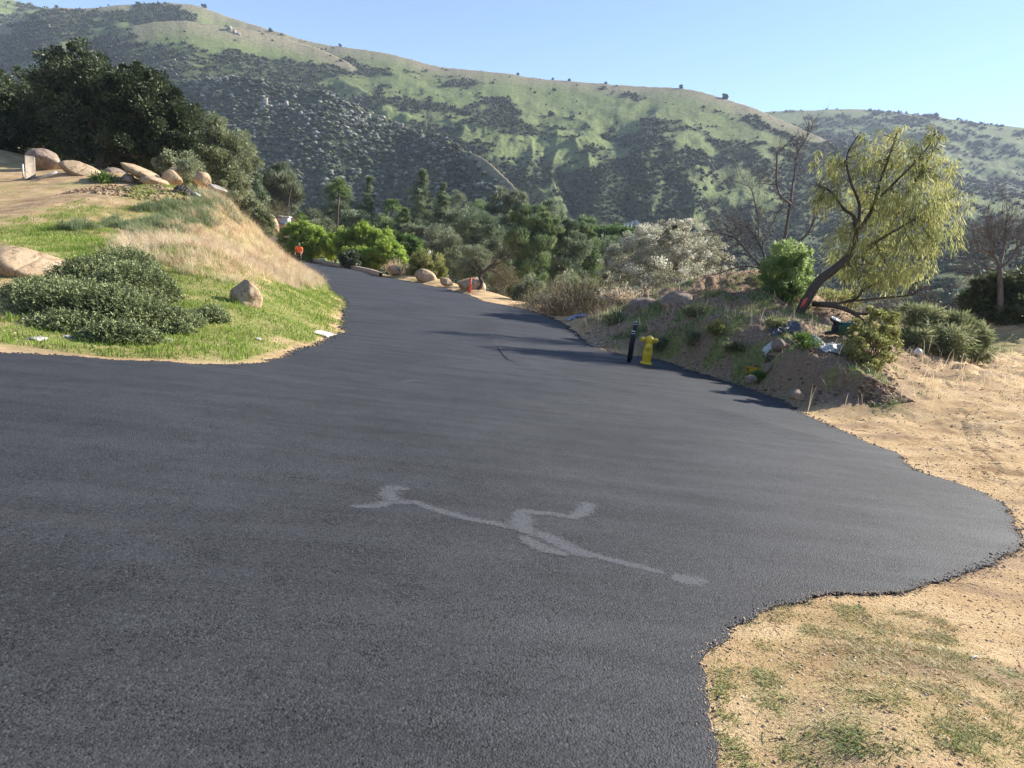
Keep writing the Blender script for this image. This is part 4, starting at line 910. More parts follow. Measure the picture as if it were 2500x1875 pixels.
# the leaning pepper tree
TPD = 19.0
root, qs = limbed('leaning_pepper_tree', 'big yellow-green pepper tree leaning right, with a red ribbon round its trunk', 'tree', 1950, 765, TPD,
       [[(1945, 775, 23.4), (1968, 735, 25.2), (1998, 688, 23.4), (2040, 655, 19.8), (2075, 620, 18.0), (2092, 570, 12.5)],
        [(2040, 655, 12.5), (2075, 640, 10.1, .4), (2130, 600, 9.4, .6), (2180, 540, 7.8, .8), (2220, 470, 6.2), (2260, 400, 4.7), (2300, 330, 3.1)],
        [(2092, 570, 10.9), (2085, 530, 8.6, -.3), (2060, 510, 7.0), (2030, 470, 4.7), (2000, 452, 3.1)],
        [(2092, 570, 9.4), (2098, 500, 7.0), (2075, 440, 5.5, -.4), (2068, 380, 3.9), (2095, 330, 2.3)],
        [(2092, 570, 10.1), (2130, 510, 8.6, .3), (2150, 440, 7.0), (2175, 370, 4.7), (2190, 325, 2.3)],
        [(2150, 480, 6.2), (2200, 430, 5.5, -.4), (2250, 380, 3.9), (2290, 320, 2.3)],
        [(2120, 600, 7.0), (2190, 560, 5.5, -.5), (2260, 520, 3.9), (2330, 480, 2.3)],
        [(1985, 742, 12.5), (2040, 748, 10.9, -.6), (2085, 765, 9.4, -.9), (2110, 790, 7.0, -1.1), (2128, 812, 4.7, -1.2)],
        [(1990, 740, 7.0, -.3), (2060, 738, 7.0, .3), (2095, 725, 6.2), (2110, 705, 4.7), (2150, 690, 2.3)],
        [(2080, 735, 5.5), (2150, 728, 5.5, .3), (2215, 722, 4.7), (2250, 715, 3.1), (2275, 745, 1.6)],
        [(2085, 765, 7.0), (2150, 770, 6.2, -.5), (2210, 785, 5.5, -.6), (2290, 800, 3.9), (2370, 790, 1.6)],
        [(2215, 722, 3.1), (2240, 690, 2.3), (2290, 725, 1.6)]],
       [4, 9, 9, 8, 9, 7, 8, 5, 7, 9, 12, 6], BARK, 123, r=.011, lv=2, Lg=.8, up=.1)
rg = np.random.default_rng(124)
ells = [E(2040, 400, 38, 48, TPD), E(2020, 470, 34, 56, TPD), E(2100, 400, 48, 60, TPD), E(2160, 380, 48, 60, TPD+.5), E(2230, 400, 60, 62, TPD), E(2290, 430, 50, 60, TPD), E(2320, 500, 42, 60, TPD), E(2220, 500, 80, 60, TPD-.5), E(2130, 490, 70, 60, TPD+.5),
        E(2080, 580, 60, 50, TPD), E(2180, 590, 80, 55, TPD), E(2280, 570, 60, 60, TPD), E(2060, 650, 60, 36, TPD+.5), E(2150, 670, 70, 40, TPD), E(2230, 660, 50, 36, TPD), E(2280, 330, 26, 26, TPD), E(2195, 320, 18, 22, TPD), E(2105, 330, 12, 18, TPD), E(1992, 380, 10, 26, TPD)]
V, Fc, t, cen = crown(ells, 1250, 12, .2, .22, .021, rg, droop=1.3, outw=.4, shell=.6, hollow=.1, flat=1.7)
mb = MB().add(V, Fc, t)
mb.build('crown', M_PEPPER, root)
tb = MB()
allq = np.concatenate(qs[:7])
for c in cen[rg.choice(len(cen), 210, replace=False)]:
    k = np.argmin(((allq-c)**2).sum(1)); pts = wander(allq[k], c, 6, .12, rg); V, Fs = tube(pts, np.linspace(.014, .004, 6), 4, False); tb.add(V, Fs)
tb.build('branchlets', BARK, root)
tree('sapling_tree', 'bright green leafy sapling in front of the dead trees', 'tree', None, [E(1920, 625, 40, 36, 20), E(1900, 660, 42, 44, 20), E(1945, 665, 44, 44, 20.2), E(1915, 705, 46, 30, 20), E(1960, 620, 20, 22, 20), E(1975, 690, 26, 30, 20.4)], 230, 75, .2, .13, .03, M_FRESH, 125, (1920, 760), 20, .04, 12, droop=.5, outw=.7)
bush('yellow-green small-leaved shrub sprawling over the end of the cut bank', [E(2120, 850, 50, 50, 12.6), E(2150, 800, 40, 40, 12.9), E(2105, 800, 34, 26, 12.6), E(2170, 850, 28, 40, 12.8), E(2110, 895, 36, 24, 12.3), E(2085, 850, 28, 30, 12.3), E(2180, 780, 16, 24, 13), E(2130, 770, 20, 22, 12.8)], 260, 60, .22, .045, .028, M_YEL, 126, 12.4, (2115, 915), 'yellow_shrub', ns=22, r=.022)
bush('fallen pepper branches forming a pale green heap on the sand', [E(2290, 830, 80, 42, 16.5), E(2360, 825, 46, 40, 16.8), E(2240, 840, 40, 34, 16.3), E(2330, 790, 50, 22, 17), E(2380, 850, 30, 24, 16.6), E(2250, 770, 40, 24, 17)], 240, 70, .24, .2, .026, M_DULL, 127, 16.4, (2290, 860), 'branch_heap', 'branches', droop=.3, ns=26, r=.02)
bush('mass of dull dark foliage at the right picture edge under the bare tree', [E(2420, 720, 62, 56, 29), E(2480, 720, 60, 60, 29), E(2380, 745, 36, 36, 29), E(2440, 770, 60, 36, 28.5), E(2520, 760, 60, 50, 28)], 200, 110, .26, .2, .07, M_DARKDULL, 128, 28.5, (2450, 800), ns=10)
bush('small pale green shrub beyond the sapling, at the foot of the pepper trunk', [E(2040, 735, 50, 20, 22)], 40, 80, .4, .15, .04, M_YEL, 129, 22, (2040, 750))
limbed('bare_tree', 'bare reddish tree at the right edge rising out of the dark foliage', 'tree', 2440, 790, 28,
       [[(2442, 790, 14), (2442, 720, 13), (2440, 650, 12)], [(2440, 650, 9), (2425, 625, 7), (2400, 610, 4), (2375, 625, 2)], [(2440, 650, 9), (2450, 610, 6, .3), (2455, 560, 4), (2462, 520, 2)],
        [(2440, 655, 8), (2460, 640, 7), (2475, 620, 5), (2490, 600, 4), (2530, 580, 2)], [(2428, 625, 5), (2418, 590, 4, -.3), (2412, 550, 2)], [(2440, 660, 6), (2400, 655, 4, -.4), (2365, 665, 2)]],
       [3, 24, 22, 22, 18, 18], DEADB, 130, r=.014, lv=2, Lg=1.5, up=.45)
limbed('twisted_tree', 'small twisted bare tree with a curved dark trunk right of the orange post', 'tree', 1155, 714, 38,
       [[(1156, 712, 9), (1172, 702, 9), (1177, 688, 8), (1170, 676, 8), (1185, 660, 7), (1205, 645, 5), (1215, 625, 3), (1218, 605, 2)], [(1180, 664, 5), (1172, 650, 3, .3), (1160, 662, 1.5)], [(1200, 648, 4), (1225, 640, 3), (1245, 625, 1.5)], [(1190, 655, 4), (1215, 668, 3, -.3), (1240, 690, 1.5)]],
       [6, 4, 10, 10], BARK, 131, r=.014, lv=2, Lg=1.3, up=.3)

# ------------------------------------------------------------------ prostrate juniper
def juniper(name, label, ells, n, seed, base, d, group=None):
    rg = np.random.default_rng(seed); b = hit(*base)[0]; root = empty(name, b, label, 'shrub', group); wt = np.array([np.prod(e[1])**.6 for e in ells]); wt /= wt.sum()
    which = rg.choice(len(ells), n, p=wt); cc = np.array([e[0] for e in ells])[which]; rd = np.array([e[1] for e in ells])[which]
    u = rdir(rg, n); u[:, 2] = np.abs(u[:, 2]); q = cc+u*rd*rg.uniform(.62, 1.06, (n, 1)); q[:, 2] = np.maximum(q[:, 2], zg(q[:, 0], q[:, 1])+.02)
    dd = unit(u*np.array([1, 1, .7])+rg.normal(0, .35, (n, 3))+np.array([0, 0, .35])); mb = MB()
    # each shoot: a spray of short stubby needles round a stem
    m = 9; c = np.repeat(q, m, 0)+np.repeat(dd, m, 0)*np.tile(np.linspace(0, .10, m), n)[:, None]; ds = np.repeat(dd, m, 0)*.8+rdir(rg, n*m)*.9
    V, Fc = leaves(c, ds, .05*rg.uniform(.7, 1.3, n*m), .02, rg); tt = np.repeat(np.clip(.45+rg.normal(0, .2, n), 0, 1), m)+np.tile(np.linspace(-.25, .3, m), n)
    mb.add(V, Fc, np.repeat(np.clip(tt, 0, 1), 4)); mb.build('foliage', M_JUN, root)
    st = MB()
    for k in rg.choice(n, n//90, replace=False):
        sp_ = .5 if n > 5000 else .06; p0 = np.array([b[0]+rg.normal(0, sp_), b[1]+rg.normal(0, sp_), 0]); p0[2] = zg(p0[0], p0[1]); V, Fs = tube(wander(p0, q[k], 6, .12, rg), np.linspace(.014, .004, 6), 4, False); st.add(V, Fs)
    st.build('stems', BARK, root); return root
def EG(px, py, rx, h, ry=None):
    q, d = hit(px, py); return (np.array([q[0], q[1], q[2]-.05]), np.array([pm(rx, d), ry or pm(rx, d), h]))
juniper('juniper_shrub', 'broad sprawling juniper mound between the smooth boulder and the road', [EG(200, 760, 140, .55, .9), EG(290, 780, 120, .6, .8), EG(140, 730, 110, .42, .8), EG(330, 730, 90, .72, .9), EG(360, 790, 100, .4, .6), EG(250, 700, 110, .62, .9), EG(90, 720, 60, .3, .4), EG(300, 830, 90, .3, .4), EG(170, 800, 90, .28, .4), EG(430, 790, 60, .28, .4), EG(310, 680, 75, .7, .8)], 15000, 141, (270, 770), 11)
juniper('juniper_shrub', 'small detached juniper tuft between the mound and the blocky boulder', [EG(515, 780, 34, .26, .25), EG(430, 810, 34, .18, .2)], 900, 142, (510, 785), 12)

# ------------------------------------------------------------------ grass, weeds, pebbles (uncountable)
def blades(x, y, h, wd, bend, rg, tint, z=None, two=True):
    n = len(x); z = zg(x, y) if z is None else z; az = rg.random(n)*2*math.pi; lean = np.stack([np.cos(az), np.sin(az), 0*az], 1)*bend[:, None]; s = np.stack([-np.sin(az+rg.normal(0, .6, n)), np.cos(az), 0*az], 1)*wd[:, None]/2
    b = np.stack([x, y, z-.01], 1); up = np.array([0, 0, 1.])*h[:, None]
    m = b+up*.55+lean*.3; t = b+up*(1-.25*np.clip(bend/h, 0, 1)[:, None])+lean
    V = np.stack([b-s, b+s, m+s*.8, m-s*.8, t], 1).reshape(-1, 3); i = np.arange(n)[:, None]*5
    return V, [i+np.array([0, 1, 2, 3]), i+np.array([3, 2, 4])], np.repeat(tint, 5)
def scatter(poly, n, rg):
    lo = poly.min(0); hi = poly.max(0); q = rg.uniform(lo, hi, (n, 2)); return q
def put_grass(name, label, q, keep, h0, w0, b0, mat, rg, tint=(.45, .18), clump=0):
    x, y = q[:, 0], q[:, 1]; k = (rg.random(len(x)) < keep(x, y)) & (sdfr(q) > .02); x = x[k]; y = y[k]; n = len(x)
    hv = h0*rg.uniform(.4, 1.35, n)*(.35+.65*vnoise(x*1.3, y*1.3, 55)+.8*vnoise(x*4, y*4, 57)**2); tn = np.clip(tint[0]+rg.normal(0, tint[1], n)+.35*fbm(x*.9, y*.9, 56, 3), 0, 1)
    mb = MB(); V, Fs, t = blades(x, y, hv, w0*rg.uniform(.6, 1.4, n), b0*hv*rg.uniform(.1, 1.3, n), rg, tn); mb.add(V, Fs, t); o = mb.build(name, mat); tag(o, label, 'grass', kind='stuff'); return o
rg = np.random.default_rng(201)
nz_ = lambda x, y, s=1.7, seed=70: fbm(x*s, y*s, seed, 3)
put_grass('green_grass', 'short bright green grass covering the corner beside the road', scatter(REG_GREEN, 280000, rg), lambda x, y: np.clip(gattr(GREEN, x, y)*1.25+1.2*nz_(x, y, 1.5)+.05, 0, 1), .085, .012, .6, M_GRASS, rg)
put_grass('dry_grass', 'tall straw-coloured dry grass over the roadside slope', scatter(REG_DRY+np.array([0, 0]), 110000, rg), lambda x, y: gattr(DRY, x, y)**.8*np.clip(.6+1.6*nz_(x, y, 1.1, 69), .12, 1), .36, .007, 1.3, M_STRAW, rg, (.55, .22))
put_grass('tussock_grass', 'blue-green grass tussocks along the field edge', scatter(REG_TUFT, 60000, rg), lambda x, y: np.clip(nz_(x, y, .9, 71)*3+.2, 0, 1)*(1-gattr(DRY, x, y)*.6), .3, .012, .8, leafmat('tussock', [(0, (.1, .15, .07)), (.6, (.26, .32, .16)), (1, (.5, .45, .25))], .35), rg)
put_grass('slope_grass', 'green grass growing through the straw on the slope', scatter(REG_DRY, 60000, rg), lambda x, y: np.clip(.45-1.6*nz_(x, y, 1.1, 69), .1, 1), .14, .011, .7, M_GRASS, rg, (.75, .2))
q = np.c_[rg.uniform(-32, -3, 90000), rg.uniform(12, 44, 90000)]
put_grass('field_grass', 'sparse low grass over the upper field', q, lambda x, y: np.clip(gattr(GREEN, x, y)*1.0-.1, 0, 1)*.5, .05, .012, .6, M_GRASS, rg, (.8, .2))
put_grass('bank_grass', 'uneven green grass on the right bank', scatter(REG_MOUND, 260000, rg), lambda x, y: np.clip(gattr(GREEN, x, y)*1.2+.6*nz_(x, y, 2.2, 72)-.25, 0, 1), .14, .009, .9, leafmat('bank_grass_leaf', [(0, (.07, .11, .045)), (.5, (.15, .2, .08)), (.8, (.28, .3, .12)), (1, (.5, .44, .26))], .35), rg, (.45, .25))
put_grass('bank_straw', 'thin dry stalks standing on the right bank', scatter(REG_MOUND, 9000, rg), lambda x, y: np.clip(.3+nz_(x, y, .8, 73)*1.5, 0, 1), .42, .006, .9, M_STRAW, rg)
put_grass('sand_weeds', 'thin low weeds on the sandy ground', np.c_[rg.uniform(2, 30, 60000), rg.uniform(9, 40, 60000)], lambda x, y: np.clip(nz_(x, y, .5, 74)*2.2-.35, 0, 1)*.6, .05, .008, .8, M_GRASS, rg, (.6, .2))
for i, (px_, py_, w_, h_, lab_) in enumerate([(1606, 850, 34, 26, 'small blue-green weed growing right behind the hydrant'), (1690, 842, 44, 34, 'grey-green weed clump on the bank right of the hydrant'), (1745, 815, 50, 30, 'loose weed clump high on the bank right of the hydrant'), (1790, 860, 40, 24, 'low weed clump left of the yellow crate'), (1965, 845, 60, 30, 'bright weed clump below the litter on the bank'), (1700, 770, 50, 26, 'weeds around the base of the rounded boulder'), (1500, 790, 60, 24, 'straggling weeds at the left end of the bank'), (1850, 930, 40, 18, 'leafy weeds at the road edge under the yellow crate'), (250, 445, 60, 20, 'dark green weed clump in front of the boulder row'), (455, 428, 40, 34, 'pale leafy plant between the two boulders at the right end of the row'), (1895, 800, 46, 22, 'weeds beside the crumpled dark sheet')]):
    q_, d_ = hit(px_, py_); s_ = pm(w_, d_)/2; rg2 = np.random.default_rng(900+i); V, Fc, t, _ = crown([(q_+np.array([0, 0, pm(h_, d_)*.35]), np.array([s_, s_*.8, pm(h_, d_)/2]))], 34, 26, .42, .10*d_/14, .018*d_/14, rg2, up=.7)
    o = MB().add(V, Fc, t).build('weed_clump', [M_GREY, M_DULL, M_YEL, M_DULL, M_MID, M_DULL, M_DULL, M_MID, M_MID, M_GREY, M_DULL][i], origin=q_); tag(o, lab_, 'weed', 'weed clumps')
c = scatter(REG_DRY, 1500, rg); c = c[(gattr(DRY, c[:, 0], c[:, 1]) > .25) & (sdfr(c) > .15)]; i = np.repeat(np.arange(len(c)), 26); q = c[i]+rg.normal(0, .07, (len(i), 2)); hc = rg.uniform(.25, .62, len(c))[i]*rg.uniform(.6, 1.1, len(i))
V, Fs, t = blades(q[:, 0], q[:, 1], hc, rg.uniform(.005, .010, len(q)), hc*rg.uniform(.3, 1.5, len(q)), rg, np.clip(rg.uniform(.05, .9, len(c))[i]+rg.normal(0, .1, len(i)), 0, 1)); tag(MB().add(V, Fs, t).build('dry_tufts', M_STRAW), 'arching tufts of dead grass standing above the dry slope', 'grass', kind='stuff')
q = scatter(REG_WEED, 120000, rg); kq = (rg.random(len(q)) < np.clip(.62+1.1*nz_(q[:, 0], q[:, 1], 2.2, 83)+.5*nz_(q[:, 0], q[:, 1], 9, 84), 0, 1)) & (sdfr(q) > .03) & (sdf(REG_WEED, q[:, 0], q[:, 1]) < .1); q = q[kq]; hv = rg.uniform(.004, .018, len(q))
V, Fs, t = blades(q[:, 0], q[:, 1], hv, rg.uniform(.0018, .0035, len(q)), hv*rg.uniform(.5, 2.2, len(q)), rg, np.clip(.62+.35*nz_(q[:, 0], q[:, 1], 1.6, 85)+rg.normal(0, .16, len(q)), 0, 1)); tag(MB().add(V, Fs, t).build('thin_turf', leafmat('thin_turf_leaf', [(0, (.14, .19, .04)), (.45, (.28, .32, .09)), (.7, (.46, .40, .17)), (1, (.6, .44, .24))], .35)), 'thin yellow-green turf over the near corner', 'grass', kind='stuff')
# low weeds in tufts in the near right corner
c = scatter(REG_WEED, 7000, rg); dens = np.clip(.1+.7*nz_(c[:, 0], c[:, 1], 1.5, 75)+2.2*nz_(c[:, 0], c[:, 1], 11, 76), 0, 1); c = c[(rg.random(len(c)) < dens) & (sdf(REG_WEED, c[:, 0], c[:, 1]) < .12)]
c = np.concatenate([c, region([(1770, 1640), (1745, 1700), (1740, 1740), (1790, 1830), (1800, 1520), (1870, 1660), (2310, 1560), (2290, 1520), (2050, 1660), (2320, 1790), (2400, 1800), (1750, 1770), (2060, 1780)]).repeat(22, 0)+rg.normal(0, .035, (286, 2))])
m = rg.integers(9, 26, len(c)); i = np.repeat(np.arange(len(c)), m); q = c[i]+rg.normal(0, .02, (len(i), 2)); k = sdfr(q) > .01; q = q[k]; i = i[k]
ct = np.clip(.55+.45*nz_(c[:, 0], c[:, 1], 1.1, 79)+rg.normal(0, .16, len(c)), 0, 1)[i]
hv = rg.uniform(.008, .032, len(q)); V, Fs, t = blades(q[:, 0], q[:, 1], hv, rg.uniform(.002, .0045, len(q)), hv*rg.uniform(.5, 1.8, len(q)), rg, ct)
tag(MB().add(V, Fs, t).build('low_weeds', leafmat('weed', [(0, (.10, .15, .03)), (.4, (.2, .25, .06)), (.7, (.38, .32, .13)), (1, (.5, .36, .2))], .35)), 'low green and straw weeds in the near corner', 'weeds', kind='stuff')
def stones(name, label, q, s, mat, rg, sub=1, z=None, sq=.6):
    V0, F0 = ico(sub); n = len(q); zz_ = z if z is not None else zg(q[:, 0], q[:, 1]); k = len(V0)
    jit = 1+rg.normal(0, .22, (n, k, 1)); ax = rg.uniform(.6, 1.3, (n, 1, 3)); ax[:, :, 2] *= sq
    V = V0[None]*jit*ax*s[:, None, None]; a = rg.random(n)*6.28; cs, sn = np.cos(a)[:, None], np.sin(a)[:, None]; X = V[..., 0]*cs-V[..., 1]*sn; Y = V[..., 0]*sn+V[..., 1]*cs
    V = np.stack([X+q[:, :1], Y+q[:, 1:2], V[..., 2]+(zz_+s*.15)[:, None]], -1).reshape(-1, 3); Fc = (F0[None]+np.arange(n)[:, None, None]*k).reshape(-1, 3)
    o = mesh(name, V, Fc, mat, attrs={'tint': np.repeat(rg.random(n), k)}); tag(o, label, 'stones', kind='stuff'); return o
M_PEB = leafmat('pebble', [(0, (.16, .11, .07)), (.5, (.36, .26, .17)), (1, (.6, .48, .36))], 0, .9, .2)
M_TAR = leafmat('asphalt_chip', [(0, (.012, .012, .014)), (1, (.045, .046, .05))], 0, .7, .4)
M_CLOD = leafmat('clod', [(0, (.13, .08, .05)), (.5, (.25, .17, .11)), (1, (.42, .31, .21))], 0, .95, .1)
q = np.c_[rg.uniform(.6, 6, 26000), rg.uniform(1.6, 8, 26000)]; q = q[sdfr(q) > .0]; stones('pebbles', 'small pebbles in the near corner soil', q, rg.uniform(.0015, .007, len(q))*rg.uniform(.6, 1.4, len(q)), M_PEB, rg, 1)
q = np.c_[rg.uniform(3, 24, 26000), rg.uniform(7, 30, 26000)]; q = q[sdfr(q) > .0]; stones('gravel', 'scattered gravel over the sandy ground on the right', q, rg.uniform(.004, .02, len(q))*rg.uniform(.4, 1.2, len(q)), M_PEB, rg, 1)
q = np.c_[rg.uniform(-26, -2, 9000), rg.uniform(9, 38, 9000)]; q = q[(sdfr(q) > .0)]; stones('field_gravel', 'scattered stones in the left field', q, rg.uniform(.006, .025, len(q)), M_PEB, rg, 1)
e = RD[(np.hypot(RD[:, 0], RD[:, 1]) < 45) & (RD[:, 1] > 1) & (RD[:, 0] > -14)]; e = e[rg.integers(0, len(e), 5000)]; q = e+rg.normal(0, .035, e.shape)*np.clip(np.hypot(e[:, :1], e[:, 1:])/8, .7, 2); s_ = rg.uniform(.004, .016, len(q))*np.clip(np.hypot(q[:, 0], q[:, 1])/9, .45, 2)
dd_ = RD[(np.hypot(RD[:, 0], RD[:, 1]) < 20) & (RD[:, 1] > 1) & (RD[:, 0] > -14)]; dd_ = dd_[rg.integers(0, len(dd_), 9000)]; dq = dd_+rg.normal(0, .022, dd_.shape); stones('edge_dust', 'sandy grit spilled over the asphalt edge', dq, rg.uniform(.0015, .0045, len(dq)), M_PEB, rg, 1, z=z_surf(dq[:, 0], dq[:, 1]))
stones('asphalt_crumbs', 'loose black asphalt crumbs along the road edge', q, s_, M_TAR, rg, 1, z=z_road(q[:, 0], q[:, 1])-.005)
rgm = region([(230, 458), (300, 455), (400, 480), (470, 490), (430, 500), (300, 480), (180, 470)]); q = scatter(rgm, 2600, rg); q = q[sdf(rgm, q[:, 0], q[:, 1]) < .5]; stones('soil_clods', 'turned brown soil clods below the boulder row', q, rg.uniform(.02, .09, len(q)), M_CLOD, rg, 1)
q = scatter(REG_MOUND, 26000, rg); q = q[(sdf(REG_MOUND, q[:, 0], q[:, 1]) < .3) & (sdfr(q) > .03) & (nz_(q[:, 0], q[:, 1], .8, 81) > -.1)]; stones('bank_rubble', 'stony rubble and clods on the right bank', q, rg.uniform(.008, .035, len(q))*rg.uniform(.5, 1.5, len(q)), M_CLOD, rg, 1)
r_ = region([(2100, 950), (2190, 955), (2180, 985), (2120, 985)]); q = scatter(r_, 500, rg); stones('bank_clods', 'crumbled clods at the end of the cut bank', q, rg.uniform(.01, .045, len(q)), M_CLOD, rg, 1)
tw = MB(); q = np.concatenate([np.c_[rg.uniform(3, 20, 600), rg.uniform(5, 24, 600)], np.c_[rg.uniform(.8, 5, 500), rg.uniform(1.7, 5, 500)], scatter(REG_MOUND, 900, rg), np.c_[rg.uniform(-20, -4, 700), rg.uniform(9.5, 30, 700)]]); q = q[sdfr(q) > .05]
for x_, y_ in q:
    l = rg.uniform(.03, .18)*(.35 if y_ < 5 else 1); a = rg.normal(0, .7); z_ = float(zg(x_, y_)); p0 = np.array([x_, y_, z_+.006]); p1 = p0+np.array([math.cos(a)*l, math.sin(a)*l, rg.uniform(0, .02)]); V, Fs = tube(np.array([p0, (p0+p1)/2+[0, 0, rg.uniform(0, .012)], p1]), l*.035, 3, False); tw.add(V, Fs, rg.uniform(0, 1))
tag(tw.build('twig_litter', leafmat('twig', [(0, (.06, .04, .03)), (.6, (.2, .14, .1)), (1, (.5, .4, .3))], 0, .9)), 'fine twig litter over the bare ground', 'twigs', kind='stuff')
# tyre print in the soft sand on the right
ty = MB(); a0 = hit(2372, 1025)[0]; a1 = hit(2395, 1090)[0]; a2 = hit(2440, 1185)[0]; pa = np.array([a0*(1-t)**2+2*a1*t*(1-t)+a2*t*t for t in np.linspace(0, 1, 46)])
for k in range(45):
    T = unit(pa[k+1]-pa[k]); S = np.array([T[1], -T[0], 0])
    for sg in (-1, 1):
        b = np.array([pa[k]+S*sg*.015, pa[k]+S*sg*.07+T*.02, pa[k]+S*sg*.13+T*.045]); b[:, 2] = zg(b[:, 0], b[:, 1])+.002; V, Fs = tube(b, .003, 5); ty.add(V, Fs)
tag(ty.build('tyre_track', simplemat('packed_sand', (.5, .36, .2), (.68, .52, .33), 30, .95, .1)), kind='structure')
r_ = region([(1430, 830), (1470, 850), (1490, 845), (1500, 825), (1445, 815)]); q = scatter(r_, 1800, rg); q = q[sdfr(q) > 0]; stones('verge_gravel', 'pale gravel at the toe of the bank left of the bollards', q, rg.uniform(.015, .04, len(q)), M_PEB, rg, 1)

# ------------------------------------------------------------------ brush on the hillsides
rg = np.random.default_rng(301)
def hill_brush():
    ti = (th > R(-46)) & (th < R(46)); tv = th[ti]; B = brush[:, ti]; LY = LAY[:, ti]; HTT = HT[:, ti]; dth = R(.085); rmask = (rr > 75) & (rr < 1450)
    area = np.gradient(rr)[:, None]*rr[:, None]*dth
    big = MB(); sm = MB()
    for lay, per, s0, s1, sub, tb_, thr in ((3, 10, 1.1, 2.5, 2, .6, -.01), (-1, 20, 1.2, 2.4, 1, .45, -9), (2, 17, 1.1, 2.4, 1, .45, -.01), (0, 11, .6, 2.3, 1, .42, -.01), (4, 11, 1.0, 2.0, 1, .4, -.01), (1, 45, 1.6, 3.4, 1, .45, -.01), (5, 22, 1, 2.2, 1, .5, -.05), (6, 18, 1, 2.2, 1, .5, -.05)):
        dens = np.where((LY == lay) & (HTT > thr) & (HTT < (.62 if lay >= 0 else 9)) & rmask[:, None], area/per*(B**2*1.15+.008), 0)
        k = rg.poisson(dens); jj, ii = np.nonzero(k); c = k[jj, ii]; jj = np.repeat(jj, c); ii = np.repeat(ii, c); n = len(jj)
        t = tv[ii]+rg.uniform(-.5, .5, n)*dth; r = rr[jj]*(1+rg.uniform(-.5, .5, n)*.005)
        if n > 26000: sel = rg.choice(n, 26000, replace=False); t = t[sel]; r = r[sel]; n = 26000
        z = hill_z(t, r); s = rg.uniform(s0, s1, n)*rg.uniform(.7, 1.2, n); V0, F0 = ico(sub); m = len(V0)
        nq = 26 if lay == 3 else 12; pr = []
        for o in range(10):
            ro = np.random.default_rng(o); core = V0*(.85 if lay == 3 else .72)*(1+.3*ro.normal(0, .4, (m, 1))); uu = rdir(ro, nq); uu[:, 2] = np.abs(uu[:, 2])*1.1-.15; cc_ = uu*ro.uniform(.45, .95, (nq, 1)); Vl, Fl = leaves(cc_, uu*.5+rdir(ro, nq), .5 if lay == 3 else .8, .36 if lay == 3 else .6, ro); pr.append(np.concatenate([core, Vl]))
        pr = np.array(pr); m0 = m; m = m+4*nq
        V = pr[rg.integers(0, 10, n)]*np.array([1, 1, .82])*s[:, None, None]*rg.uniform(.8, 1.25, (n, 1, 3))
        a = rg.random(n)*6.28; cs, sn = np.cos(a)[:, None], np.sin(a)[:, None]
        V = np.stack([V[..., 0]*cs-V[..., 1]*sn+(r*np.sin(t))[:, None], V[..., 0]*sn+V[..., 1]*cs+(r*np.cos(t))[:, None], V[..., 2]+(z+s*.35)[:, None]], -1)
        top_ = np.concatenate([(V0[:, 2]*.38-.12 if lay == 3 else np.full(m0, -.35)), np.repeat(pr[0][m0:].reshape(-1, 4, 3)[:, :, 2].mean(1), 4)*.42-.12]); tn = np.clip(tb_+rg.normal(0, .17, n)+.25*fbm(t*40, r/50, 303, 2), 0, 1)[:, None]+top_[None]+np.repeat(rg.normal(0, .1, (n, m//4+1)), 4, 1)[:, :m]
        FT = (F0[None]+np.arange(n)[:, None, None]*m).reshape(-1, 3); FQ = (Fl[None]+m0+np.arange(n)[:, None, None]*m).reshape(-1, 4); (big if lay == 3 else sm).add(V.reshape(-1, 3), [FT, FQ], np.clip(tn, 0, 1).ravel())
        print('brush', lay, n)
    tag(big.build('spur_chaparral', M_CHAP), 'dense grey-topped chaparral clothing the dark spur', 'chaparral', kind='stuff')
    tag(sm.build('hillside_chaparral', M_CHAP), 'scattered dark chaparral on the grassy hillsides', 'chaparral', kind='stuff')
hill_brush()
